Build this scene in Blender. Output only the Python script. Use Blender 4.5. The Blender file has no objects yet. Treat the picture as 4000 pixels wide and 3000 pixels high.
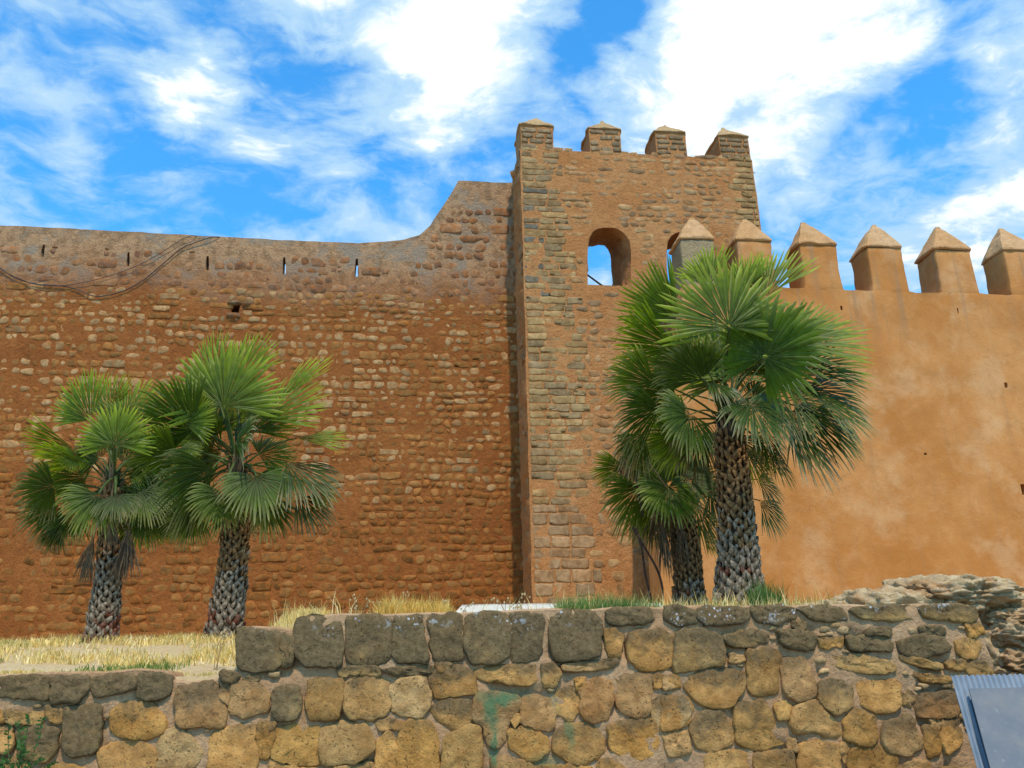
import bpy, math, random
import numpy as np
from math import sin, cos, pi, radians, sqrt
from mathutils import Vector, Matrix, noise, geometry
random.seed(7)
rnd = random.random
uni = random.uniform
S = bpy.context.scene
COL = S.collection

# ------------------------------------------------------------------ camera
YAW, PITCH, ROLL, FPX, EYE = radians(7.3), radians(19.3), radians(1.4), 3500.0, 1.6
_fx, _fy = sin(YAW), cos(YAW)
FW = Vector((_fx*cos(PITCH), _fy*cos(PITCH), sin(PITCH)))
_r0 = Vector((cos(YAW), -sin(YAW), 0)); _u0 = Vector((-_fx*sin(PITCH), -_fy*sin(PITCH), cos(PITCH)))
RT = _r0*cos(ROLL) - _u0*sin(ROLL)
UP = _r0*sin(ROLL) + _u0*cos(ROLL)
cd = bpy.data.cameras.new('camera'); cam = bpy.data.objects.new('camera', cd); COL.objects.link(cam)
cd.sensor_width = 36; cd.lens = 36*FPX/4000; cd.clip_end = 2000; cd.clip_start = 0.05
M = Matrix((RT, UP, -FW)).transposed().to_4x4(); M.translation = (0, 0, EYE)
cam.matrix_world = M
S.camera = cam

def at(px, py, Y):
    """point of the plane y = Y seen at a photo pixel -> (X, Z)"""
    d = FW + RT*((px-2000)/FPX) + UP*((1500-py)/FPX)
    t = Y/d.y
    return (d.x*t, EYE + d.z*t)
def at3(px, py, Y):
    x, z = at(px, py, Y); return Vector((x, Y, z))
def dirpx(px, py):
    return (FW + RT*((px-2000)/FPX) + UP*((1500-py)/FPX)).normalized()

# ------------------------------------------------------------------ node helpers
class T:
    def __init__(s, tree): s.t = tree; s.n = tree.nodes; s.l = tree.links
    def node(s, typ, **kw):
        n = s.n.new(typ)
        for k, v in kw.items(): setattr(n, k, v)
        return n
    def set(s, sock, v):
        if isinstance(v, bpy.types.NodeSocket): s.l.new(v, sock)
        elif v is not None: sock.default_value = v
    def math(s, op, a, b=None, c=None, clamp=False):
        n = s.node('ShaderNodeMath', operation=op, use_clamp=clamp)
        s.set(n.inputs[0], a); s.set(n.inputs[1], b)
        if c is not None: s.set(n.inputs[2], c)
        return n.outputs[0]
    def vmath(s, op, a, b=None, out=0, scale=None):
        n = s.node('ShaderNodeVectorMath', operation=op)
        s.set(n.inputs[0], a); s.set(n.inputs[1], b)
        if scale is not None: s.set(n.inputs['Scale'], scale)
        return n.outputs[out]
    def noise(s, vec, scale, detail=5, rough=0.55, dist=0.0, col=False):
        n = s.node('ShaderNodeTexNoise'); s.set(n.inputs['Vector'], vec)
        n.inputs['Scale'].default_value = scale; n.inputs['Detail'].default_value = detail
        n.inputs['Roughness'].default_value = rough; n.inputs['Distortion'].default_value = dist
        return n.outputs['Color' if col else 'Fac']
    def voro(s, vec, scale, feature='F1'):
        n = s.node('ShaderNodeTexVoronoi', feature=feature); s.set(n.inputs['Vector'], vec)
        n.inputs['Scale'].default_value = scale
        return n.outputs['Distance']
    def mapr(s, v, a, b, c=0.0, d=1.0, smooth=True):
        n = s.node('ShaderNodeMapRange', interpolation_type='SMOOTHSTEP' if smooth else 'LINEAR')
        s.set(n.inputs[0], v)
        for i, x in enumerate((a, b, c, d)): s.set(n.inputs[1+i], x)
        return n.outputs[0]
    def mix(s, f, a, b, mode='MIX'):
        n = s.node('ShaderNodeMix', data_type='RGBA', blend_type=mode)
        s.set(n.inputs[0], f)
        def c4(v): return (*v, 1.0) if isinstance(v, tuple) and len(v) == 3 else v
        s.set(n.inputs[6], c4(a)); s.set(n.inputs[7], c4(b))
        return n.outputs[2]
    def scalev(s, v, sc):
        n = s.node('ShaderNodeMapping'); s.set(n.inputs['Vector'], v)
        n.inputs['Scale'].default_value = sc
        return n.outputs[0]
    def attr(s, name):
        return s.node('ShaderNodeAttribute', attribute_name=name)

# ------------------------------------------------------------------ world: physical sky with cumulus and veil cloud
SUN_EL, SUN_AZ = radians(60), radians(7)      # azimuth measured to the right of "behind the camera"
W = bpy.data.worlds.new('World'); S.world = W; W.use_nodes = True
t = T(W.node_tree); t.n.clear()
sky = t.node('ShaderNodeTexSky', sky_type='NISHITA'); sky.sun_disc = False
SUNDIR = Vector((sin(SUN_AZ)*cos(SUN_EL), -cos(SUN_AZ)*cos(SUN_EL), sin(SUN_EL)))
sky.sun_elevation = SUN_EL; sky.sun_rotation = math.atan2(SUNDIR.x, SUNDIR.y)
sky.altitude = 50; sky.air_density = 1.0; sky.dust_density = 0.4; sky.ozone_density = 2.0
hs = t.node('ShaderNodeHueSaturation'); hs.inputs['Saturation'].default_value = 1.12; hs.inputs['Value'].default_value = 1.8
t.l.new(t.vmath('MULTIPLY', sky.outputs[0], (1.1, 1.8, 2.1)), hs.inputs['Color'])
gen = t.node('ShaderNodeTexCoord').outputs['Generated']
D = t.vmath('NORMALIZE', gen)
sep = t.node('ShaderNodeSeparateXYZ'); t.l.new(D, sep.inputs[0])
zz = t.math('MAXIMUM', t.math('ADD', sep.outputs[2], 0.10), 0.04)
comb = t.node('ShaderNodeCombineXYZ')
t.l.new(t.math('DIVIDE', sep.outputs[0], zz), comb.inputs[0]); t.l.new(t.math('DIVIDE', sep.outputs[1], zz), comb.inputs[1])
P = comb.outputs[0]
warp = t.vmath('SUBTRACT', t.noise(P, 2.2, 4, 0.55, col=True), (0.5, 0.5, 0.5))
PW = t.vmath('ADD', P, t.vmath('SCALE', warp, scale=0.32))
fine = t.noise(PW, 3.1, 10, 0.60)
fine2 = t.noise(t.scalev(PW, (1.0, 1.5, 1.0)), 9, 7, 0.62)
DW = t.vmath('ADD', D, t.vmath('SCALE', t.vmath('SUBTRACT', t.noise(P, 4.0, 6, 0.6, col=True), (0.5, 0.5, 0.5)), scale=0.17))
blobs = [(1500, 90, .085, 1.0), (1750, 150, .12, 1.1), (1930, 290, .07, .75), (1300, 10, .06, .8), (2150, 60, .06, .3),
         (700, 370, .060, 1.05), (560, 330, .07, .4), (400, 330, .08, .25), (1120, 440, .09, .25), (1350, 560, .10, .32), (1520, 680, .09, .3), (250, 600, .10, .25), (600, 760, .08, .22),
         (2950, 60, .10, 1.0), (2900, 250, .11, 1.1), (3200, 330, .10, 1.1), (2700, 400, .10, 1.0), (3050, 520, .085, .95), (2380, 500, .05, .7), (2180, 560, .05, .6),
         (3130, 680, .09, .8), (3450, 560, .07, .6), (3300, 700, .07, .6), (3700, 560, .06, .5), (3520, 140, .035, .55), (2080, 420, .05, .5), (2340, 340, .04, .6),
         (3980, 180, .07, 1.0), (3960, 40, .05, .6), (3980, 660, .07, .8), (3780, 820, .10, .45), (3500, 880, .07, .4), (100, 20, .06, .35), (1000, 780, .10, .28), (1350, 830, .07, .22), (250, 820, .12, .28), (1650, 560, .07, .3), (820, 180, .06, .15), (2200, 250, .07, .25)]
clear = [(1250, 330, .06), (1450, 380, .06), (150, 120, .10), (30, 380, .06), (430, 540, .05), (3800, 380, .05), (3820, 60, .06), (3080, 850, .07), (2330, 100, .05)]
dens = None
for px, py, r, s_ in blobs:
    d = t.vmath('DISTANCE', DW, tuple(dirpx(px, py)), out=1)
    b = t.mapr(d, 0.0, r*1.5, s_*0.37, 0.0)
    dens = b if dens is None else t.math('MAXIMUM', dens, b)
neg = None
for px, py, r in clear:
    d = t.vmath('DISTANCE', DW, tuple(dirpx(px, py)), out=1)
    b = t.mapr(d, 0.0, r*1.6, 0.13, 0.0)
    neg = b if neg is None else t.math('MAXIMUM', neg, b)
f = t.math('SUBTRACT', t.math('ADD', t.math('MULTIPLY', fine, 1.25), t.math('MULTIPLY', fine2, 0.45)), 0.35)
dd = t.math('SUBTRACT', t.math('ADD', f, dens), neg)
ddc = t.math('ADD', dd, t.math('MULTIPLY', t.math('SUBTRACT', t.noise(PW, 7.5, 8, 0.62), 0.52), 0.42))
veil = t.mapr(dd, 0.42, 0.72)
core = t.mapr(ddc, 0.66, 0.86)
veilc = t.mix(veil, hs.outputs[0], (5.6, 8.4, 11.0))
skyc = t.mix(core, veilc, (12.5, 13.0, 13.2))
bg = t.node('ShaderNodeBackground'); t.l.new(skyc, bg.inputs[0]); bg.inputs[1].default_value = 0.10
out = t.node('ShaderNodeOutputWorld'); t.l.new(bg.outputs[0], out.inputs[0])
W.cycles.sampling_method = 'MANUAL'; W.cycles.sample_map_resolution = 512

sd = bpy.data.lights.new('sun', 'SUN'); sun = bpy.data.objects.new('sun', sd); COL.objects.link(sun)
sd.energy = 4.3; sd.angle = radians(1.2); sd.color = (1.0, 0.88, 0.69)
sun.rotation_euler = SUNDIR.to_track_quat('Z', 'Y').to_euler(); sun.location = (0, -5, 30)
S.view_settings.view_transform = 'Standard'; S.view_settings.look = 'None'
S.view_settings.exposure = -0.15; S.view_settings.gamma = 1.0; S.view_settings.use_curve_mapping = False
S.render.engine = 'CYCLES'
S.cycles.use_denoising = True; S.cycles.max_bounces = 6; S.cycles.diffuse_bounces = 3; S.cycles.transparent_max_bounces = 6

# ------------------------------------------------------------------ object helpers
def tag(o, label=None, cat=None, group=None, kind=None):
    if label: o['label'] = label
    if cat: o['category'] = cat
    if group: o['group'] = group
    if kind: o['kind'] = kind
    return o
def empty(name, loc, label, cat, group=None):
    o = bpy.data.objects.new(name, None); COL.objects.link(o); o.location = loc; o.empty_display_size = .2
    return tag(o, label, cat, group)
def link(name, me, parent=None, loc=None):
    o = bpy.data.objects.new(name, me); COL.objects.link(o)
    if parent is not None: o.parent = parent
    if loc is not None: o.location = Vector(loc)
    return o
ORG = {}
def wloc(o):
    v = Vector(o.location)
    return v + wloc(o.parent) if o.parent else v
class MB:
    """collects faces for one mesh object; every vertex carries a tint (rgb + weathering)"""
    def __init__(s): s.v = []; s.f = []; s.c = []
    def add(s, verts, faces, tint=(.5, .5, .5, 0)):
        b = len(s.v); s.v += [tuple(q) for q in verts]; s.f += [tuple(b+i for i in q) for q in faces]
        if isinstance(tint, list): s.c += tint
        else: s.c += [tint]*len(verts)
    def mesh(s, name, mat, smooth=True, origin=None):
        me = bpy.data.meshes.new(name)
        vs = s.v if origin is None else [(a-origin[0], b-origin[1], c-origin[2]) for a, b, c in s.v]
        me.from_pydata(vs, [], s.f)
        at_ = me.attributes.new('tint', 'FLOAT_COLOR', 'POINT')
        at_.data.foreach_set('color', np.array(s.c, dtype=np.float32).ravel())
        me.polygons.foreach_set('use_smooth', [smooth]*len(me.polygons))
        if isinstance(mat, list):
            for m in mat: me.materials.append(m)
        else: me.materials.append(mat)
        return me
    def build(s, name, mat, parent=None, smooth=True, origin=None):
        """vertices are in world space; the object sits at origin, under its parent"""
        if origin is None: origin = wloc(parent) if parent is not None else Vector((0, 0, 0))
        me = s.mesh(name, mat, smooth, origin)
        o = link(name, me, parent)
        o.location = Vector(origin) - (wloc(parent) if parent is not None else Vector((0, 0, 0)))
        return o

# ------------------------------------------------------------------ materials
def new_mat(name, rough=0.95, spec=0.08):
    m = bpy.data.materials.new(name); m.use_nodes = True
    tt = T(m.node_tree); b = tt.n['Principled BSDF']
    b.inputs['Roughness'].default_value = rough
    b.inputs['Specular IOR Level'].default_value = spec
    tt.b = b; tt.pos = tt.node('ShaderNodeNewGeometry').outputs['Position']
    sp = tt.node('ShaderNodeSeparateXYZ'); tt.l.new(tt.pos, sp.inputs[0]); tt.x, tt.y, tt.z = sp.outputs
    return m, tt
def bump(tt, h, strength, dist, prev=None):
    n = tt.node('ShaderNodeBump'); n.inputs['Strength'].default_value = strength; n.inputs['Distance'].default_value = dist
    tt.l.new(h, n.inputs['Height'])
    if prev is not None: tt.l.new(prev, n.inputs['Normal'])
    return n.outputs[0]

def mortar_mat(name, a, b, stainc, stain_lo, stain_hi, bs=.03, top=None):
    m, tt = new_mat(name)
    n1 = tt.noise(tt.pos, 1.3, 6, .6); n2 = tt.noise(tt.pos, 9, 6, .65)
    n3 = tt.noise(tt.pos, 45, 4, .6)
    c = tt.mix(tt.mapr(n1, .35, .65), a, b)
    c = tt.mix(tt.mapr(n2, .3, .75, 0, .45), c, tuple(q*.55 for q in a))
    c = tt.mix(tt.mapr(tt.noise(tt.pos, 2.4, 7, .7), stain_lo, stain_hi, 0, .75), c, stainc)
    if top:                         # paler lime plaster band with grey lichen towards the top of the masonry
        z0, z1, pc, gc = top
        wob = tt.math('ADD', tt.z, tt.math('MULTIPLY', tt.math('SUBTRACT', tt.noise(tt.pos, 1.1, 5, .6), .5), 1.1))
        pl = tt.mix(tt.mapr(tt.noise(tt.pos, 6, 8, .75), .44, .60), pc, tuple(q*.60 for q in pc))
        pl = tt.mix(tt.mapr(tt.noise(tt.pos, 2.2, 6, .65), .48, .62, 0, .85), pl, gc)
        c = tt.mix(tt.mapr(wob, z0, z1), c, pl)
    c = tt.mix(tt.mapr(n3, .35, .7, 0, .35), c, tt.mix(1.0, c, (.55, .5, .45), 'MULTIPLY'))
    tt.l.new(c, tt.b.inputs['Base Color'])
    n4 = tt.noise(tt.pos, 20, 7, .75)
    c2 = tt.mix(tt.mapr(n4, .52, .68, 0, .38), c, tt.mix(1.0, c, (.50, .45, .42), 'MULTIPLY')); c2 = tt.mix(tt.mapr(n4, .30, .44, .35, 0), c2, tt.mix(1.0, c, (1.4, 1.4, 1.45), 'MULTIPLY'))
    tt.l.new(c2, tt.b.inputs['Base Color'])
    h = tt.math('ADD', tt.math('MULTIPLY', n2, .7), tt.math('ADD', tt.math('MULTIPLY', n3, .45), tt.math('MULTIPLY', n4, -1.0)))
    tt.l.new(bump(tt, h, .9, bs*1.2), tt.b.inputs['Normal'])
    return m

def stone_mat(name, weather_c, grain=1.0, lichen=False, bumpd=.012, paint=False, over=None):
    m, tt = new_mat(name, .92)
    at_ = tt.attr('tint')
    n1 = tt.noise(tt.pos, 7*grain, 6, .65); n2 = tt.noise(tt.pos, 34*grain, 5, .65); n3 = tt.noise(tt.pos, 110*grain, 3, .6)
    base = at_.outputs['Color']
    c = tt.mix(tt.mapr(n1, .32, .68), base, tt.mix(1.0, base, (.62, .55, .48), 'MULTIPLY'))
    c = tt.mix(tt.mapr(n2, .45, .75, 0, .5), c, tt.mix(1.0, c, (1.45, 1.38, 1.25), 'MULTIPLY'))
    # weathering crust
    wv = tt.math('ADD', tt.math('MULTIPLY', at_.outputs['Alpha'], 1.05), tt.math('MULTIPLY', tt.math('SUBTRACT', tt.noise(tt.pos, 6*grain, 7, .72), .5), 1.7))
    wf = tt.mapr(wv, .33, .95, 0, .85)
    wc = tt.mix(tt.mapr(n2, .35, .65), weather_c, tuple(q*.5 for q in weather_c))
    c = tt.mix(wf, c, wc)
    pits = tt.mapr(tt.noise(tt.pos, 60*grain, 3, .5), .60, .68)
    pits = tt.math('MULTIPLY', pits, tt.mapr(tt.noise(tt.pos, 8*grain, 4, .6), .40, .60))
    c = tt.mix(tt.math('MULTIPLY', pits, .6), c, tuple(q*.25 for q in weather_c))
    c = tt.mix(tt.mapr(tt.noise(tt.pos, 150*grain, 2, .5), .56, .70, 0, .4), c, tuple(q*.4 for q in weather_c))
    if lichen:
        v = tt.node('ShaderNodeTexVoronoi'); tt.l.new(tt.vmath('ADD', tt.pos, tt.vmath('SCALE', tt.noise(tt.pos, 30, 3, .6, col=True), scale=.03)), v.inputs['Vector']); v.inputs['Scale'].default_value = 34
        spot = tt.mapr(v.outputs['Distance'], .20, .30, 1, 0)
        zone = tt.mapr(tt.noise(tt.pos, 3.2, 5, .6), .50, .66)
        zt = tt.mapr(tt.z, 1.95, 2.12)
        l = tt.math('MULTIPLY', tt.math('MULTIPLY', spot, zone), tt.math('MULTIPLY', zt, tt.mapr(at_.outputs['Alpha'], .7, .9)))
        big = tt.math('MULTIPLY', tt.mapr(tt.noise(tt.pos, 9, 6, .7), .60, .66), tt.math('MULTIPLY', tt.mapr(tt.z, 2.02, 2.1), tt.mapr(at_.outputs['Alpha'], .7, .9)))
        l = tt.math('MAXIMUM', l, tt.math('MULTIPLY', big, .7))
        c = tt.mix(l, c, (.50, .50, .50))
    if paint: c = paint_over(tt, c)
    if over:                        # red earth plaster smeared over the stones
        oc, lo, hi, amt = over
        c = tt.mix(tt.mapr(tt.noise(tt.pos, 11, 6, .65), lo, hi, 0, amt), c, oc)
    tt.l.new(c, tt.b.inputs['Base Color'])
    h = tt.math('ADD', tt.math('MULTIPLY', n1, .9), tt.math('ADD', tt.math('MULTIPLY', n2, .55), tt.math('MULTIPLY', n3, .2)))
    h = tt.math('SUBTRACT', h, tt.math('MULTIPLY', pits, .35))
    tt.l.new(bump(tt, h, .9, bumpd), tt.b.inputs['Normal'])
    return m
def paint_over(tt, c):
    """faded green spray paint on the front wall"""
    wv = tt.vmath('SUBTRACT', tt.noise(tt.pos, 9, 5, .6, col=True), (.5, .5, .5))
    pw = tt.vmath('ADD', tt.pos, tt.vmath('SCALE', wv, scale=.16))
    g = None
    strokes = [((1300+980/1.58), (2300+760/1.58), .055, .16, .9), ((1300+985/1.58), (2300+960/1.58), .03, .22, .75), ((1300+1050/1.58), (2300+680/1.58), .13, .05, .75),
               ((1300+1180/1.58), (2300+630/1.58), .16, .04, .35), ((1300+1370/1.58), (2300+690/1.58), .05, .14, .3), ((1300+1460/1.58), (2300+900/1.58), .045, .15, .45), ((1300+1320/1.58), (2300+1060/1.58), .13, .06, .45),
               (1300+930/1.58, 2300+660/1.58, .09, .05, .4)]
    for px, py, rx, rz, a in strokes:
        X, Z = at(px, py, 6)
        q = tt.vmath('MULTIPLY', tt.vmath('SUBTRACT', pw, (X, 0, Z)), (1/rx, 0, 1/rz))
        k = tt.mapr(tt.vmath('LENGTH', q, out=1), .15, 1.1, a, 0)
        g = k if g is None else tt.math('MAXIMUM', g, k)
    g = tt.math('MINIMUM', tt.math('MULTIPLY', g, 1.25), .92)
    return tt.mix(g, c, tt.mix(.25, (.035, .16, .075), c))

M_STONE_FRONT = stone_mat('ochre_sandstone', (.15, .105, .055), 1.0, lichen=True, bumpd=.018, paint=True)
M_STONE_WALL = stone_mat('rubble_stone', (.19, .11, .045), 1.6, bumpd=.012, over=((.36, .11, .02), .45, .68, .7))
M_STONE_TOWER = stone_mat('tower_stone', (.21, .145, .07), 1.4, bumpd=.012, over=((.46, .24, .11), .55, .75, .5))
M_MORT_FRONT = mortar_mat('pale_mortar', (.50, .285, .14), (.56, .35, .19), (.27, .165, .075), .58, .72, .02)
tt_ = T(M_MORT_FRONT.node_tree); tt_.b = tt_.n['Principled BSDF']; tt_.pos = tt_.n['Geometry'].outputs['Position']
tt_.l.new(paint_over(tt_, tt_.b.inputs['Base Color'].links[0].from_socket), tt_.b.inputs['Base Color'])
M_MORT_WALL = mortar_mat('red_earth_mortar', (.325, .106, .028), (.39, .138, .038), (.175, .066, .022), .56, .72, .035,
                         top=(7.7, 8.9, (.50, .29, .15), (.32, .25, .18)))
M_MORT_TOWER = mortar_mat('tower_mortar', (.52, .215, .072), (.58, .275, .105), (.34, .16, .06), .56, .70, .03)

def plaster_mat():
    m, tt = new_mat('ochre_plaster')
    n1 = tt.noise(tt.pos, .75, 7, .62); n2 = tt.noise(tt.pos, 3.1, 7, .68, .4); n3 = tt.noise(tt.pos, 30, 5, .6)
    c = tt.mix(tt.mapr(n1, .35, .65), (.43, .165, .040), (.53, .235, .075))
    c = tt.mix(tt.mapr(n2, .45, .78, 0, .35), c, (.66, .37, .16))
    c = tt.mix(tt.mapr(tt.noise(tt.pos, 1.7, 8, .7), .55, .68, 0, .6), c, (.44, .17, .045))
    low = tt.math('ADD', tt.z, tt.math('MULTIPLY', tt.noise(tt.pos, 1.6, 5, .6), 1.6))
    c = tt.mix(tt.mapr(low, 2.9, 4.2, .55, 0), c, (.38, .14, .035))
    st = tt.noise(tt.scalev(tt.pos, (5, 5, .35)), 1.5, 6, .65)
    c = tt.mix(tt.mapr(st, .52, .72, 0, .35), c, (.32, .17, .08))
    pale = tt.noise(tt.pos, 1.1, 5, .62, .1)
    c = tt.mix(tt.mapr(pale, .50, .66, 0, .5), c, (.60, .345, .165))
    c = tt.mix(tt.mapr(tt.noise(tt.pos, 5.5, 9, .8), .48, .68, 0, .45), c, (.40, .165, .05))
    c = tt.mix(tt.mapr(n3, .55, .75, 0, .35), c, (.36, .20, .10))
    run = tt.noise(tt.scalev(tt.pos, (7, 7, .25)), 1.0, 5, .6)           # rain streaks below the battlements
    zr = tt.mapr(tt.math('ADD', tt.z, tt.math('MULTIPLY', tt.noise(tt.pos, 2, 4, .6), 1.2)), 6.6, 8.0)
    c = tt.mix(tt.math('MULTIPLY', tt.mapr(run, .50, .68), tt.math('MULTIPLY', zr, .45)), c, (.27, .17, .10))
    vc = tt.node('ShaderNodeTexVoronoi', feature='DISTANCE_TO_EDGE'); vc.inputs['Scale'].default_value = .55
    tt.l.new(tt.vmath('ADD', tt.pos, tt.vmath('SCALE', tt.noise(tt.pos, 2.5, 6, .7, col=True), scale=.9)), vc.inputs['Vector'])
    crack = tt.math('MULTIPLY', tt.mapr(vc.outputs['Distance'], .0, .006, 1, 0), tt.mapr(tt.noise(tt.pos, .9, 3, .5), .54, .62))
    c = tt.mix(tt.math('MULTIPLY', crack, .6), c, (.17, .09, .05))
    tt.l.new(c, tt.b.inputs['Base Color'])
    h = tt.math('ADD', tt.math('MULTIPLY', n2, 1.6), tt.math('ADD', tt.math('MULTIPLY', n3, .45), tt.math('MULTIPLY', tt.noise(tt.pos, 120, 3, .6), .25)))
    tt.l.new(bump(tt, h, .5, .02), tt.b.inputs['Normal'])
    return m
M_PLASTER = plaster_mat()
M_CAP = mortar_mat('pale_cap_plaster', (.58, .31, .13), (.64, .39, .20), (.40, .22, .10), .58, .74, .02)
M_CAP_T = mortar_mat('tower_cap_plaster', (.48, .30, .14), (.54, .36, .18), (.28, .20, .11), .54, .70, .02)
M_GREYMERLON = mortar_mat('bare_merlon_render', (.46, .32, .17), (.36, .27, .15), (.24, .19, .12), .5, .66, .03)

def tint_mat(name, rough=.8, spec=.3, transl=0.0, vary=.3, bs=0.0, sc=30):
    m, tt = new_mat(name, rough, spec)
    a = tt.attr('tint').outputs['Color']
    n = tt.noise(tt.pos, sc, 4, .6)
    c = tt.mix(tt.mapr(n, .35, .68, 0, 1), a, tt.mix(1.0, a, (1-vary, 1-vary, 1-vary), 'MULTIPLY'))
    tt.l.new(c, tt.b.inputs['Base Color'])
    if bs: tt.l.new(bump(tt, n, .8, bs), tt.b.inputs['Normal'])
    if transl:
        tr = tt.node('ShaderNodeBsdfTranslucent')
        tt.l.new(tt.mix(1.0, c, (1.5, 1.7, .8), 'MULTIPLY'), tr.inputs[0])
        mx = tt.node('ShaderNodeMixShader'); mx.inputs[0].default_value = transl
        o = tt.n['Material Output']
        tt.l.new(tt.b.outputs[0], mx.inputs[1]); tt.l.new(tr.outputs[0], mx.inputs[2]); tt.l.new(mx.outputs[0], o.inputs[0])
    return m
M_LEAF = tint_mat('palm_leaf', .45, .25, .42, .3, 0, 12)
M_DRY = tint_mat('dry_fibre', .8, .2, .1, .4, 0, 20)
M_GRASS = tint_mat('grass_blade', .7, .2, .35, .3, 0, 6)
M_BARK = tint_mat('leaf_base_bark', .95, .04, 0, .5, .006, 45)

def soil_mat():
    m, tt = new_mat('dry_soil')
    n1 = tt.noise(tt.pos, 2, 6, .6); n2 = tt.noise(tt.pos, 25, 6, .7)
    c = tt.mix(tt.mapr(n1, .35, .65), (.55, .39, .20), (.64, .48, .27))
    c = tt.mix(tt.mapr(n2, .45, .72, 0, .55), c, (.34, .23, .11))
    tt.l.new(c, tt.b.inputs['Base Color']); tt.l.new(bump(tt, n2, 1, .03), tt.b.inputs['Normal'])
    return m
M_SOIL = soil_mat()
def plain(name, c, rough=.6, metal=0, spec=.4):
    m, tt = new_mat(name, rough, spec)
    n = tt.noise(tt.pos, 18, 5, .6)
    tt.l.new(tt.mix(tt.mapr(n, .35, .7, 0, .5), c, tuple(q*.6 for q in c)), tt.b.inputs['Base Color'])
    tt.b.inputs['Metallic'].default_value = metal
    return m
M_CABLE = plain('black_cable', (.03, .03, .03), .5)
M_IRON = plain('rusty_iron', (.10, .07, .06), .7)
M_STREET = plain('street_asphalt', (.22, .19, .16), .9)

# ------------------------------------------------------------------ masonry helpers
def resample(poly, step, closed=True):
    out = []
    n = len(poly)
    for i in range(n if closed else n-1):
        a = Vector(poly[i]); b = Vector(poly[(i+1) % n]); L = (b-a).length
        k = max(1, int(round(L/step)))
        for j in range(k): out.append(tuple(a.lerp(b, j/k)))
    if not closed: out.append(tuple(poly[-1]))
    return out
def resample_n(poly, n):
    pts = [Vector(p) for p in poly]; L = [0]
    for i in range(len(pts)): L.append(L[-1] + (pts[(i+1) % len(pts)]-pts[i]).length)
    out = []
    for k in range(n):
        s = L[-1]*k/n; i = max(j for j in range(len(pts)) if L[j] <= s+1e-9)
        seg = L[i+1]-L[i]; out.append(tuple(pts[i].lerp(pts[(i+1) % len(pts)], (s-L[i])/seg if seg else 0)))
    return out
def chaikin(poly, it=2):
    for _ in range(it):
        o = []
        n = len(poly)
        for i in range(n):
            a = Vector(poly[i]); b = Vector(poly[(i+1) % n]); o += [tuple(a.lerp(b, .14)), tuple(a.lerp(b, .86))]
        poly = o
    return poly
def inside(p, poly):
    x, y = p; r = False; n = len(poly); j = n-1
    for i in range(n):
        xi, yi = poly[i]; xj, yj = poly[j]
        if (yi > y) != (yj > y) and x < (xj-xi)*(y-yi)/(yj-yi)+xi: r = not r
        j = i
    return r
def fbm(x, y, z, o=4):
    return noise.fractal(Vector((x, y, z)), 1.0, 2.1, o, noise_basis='PERLIN_ORIGINAL')

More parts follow.
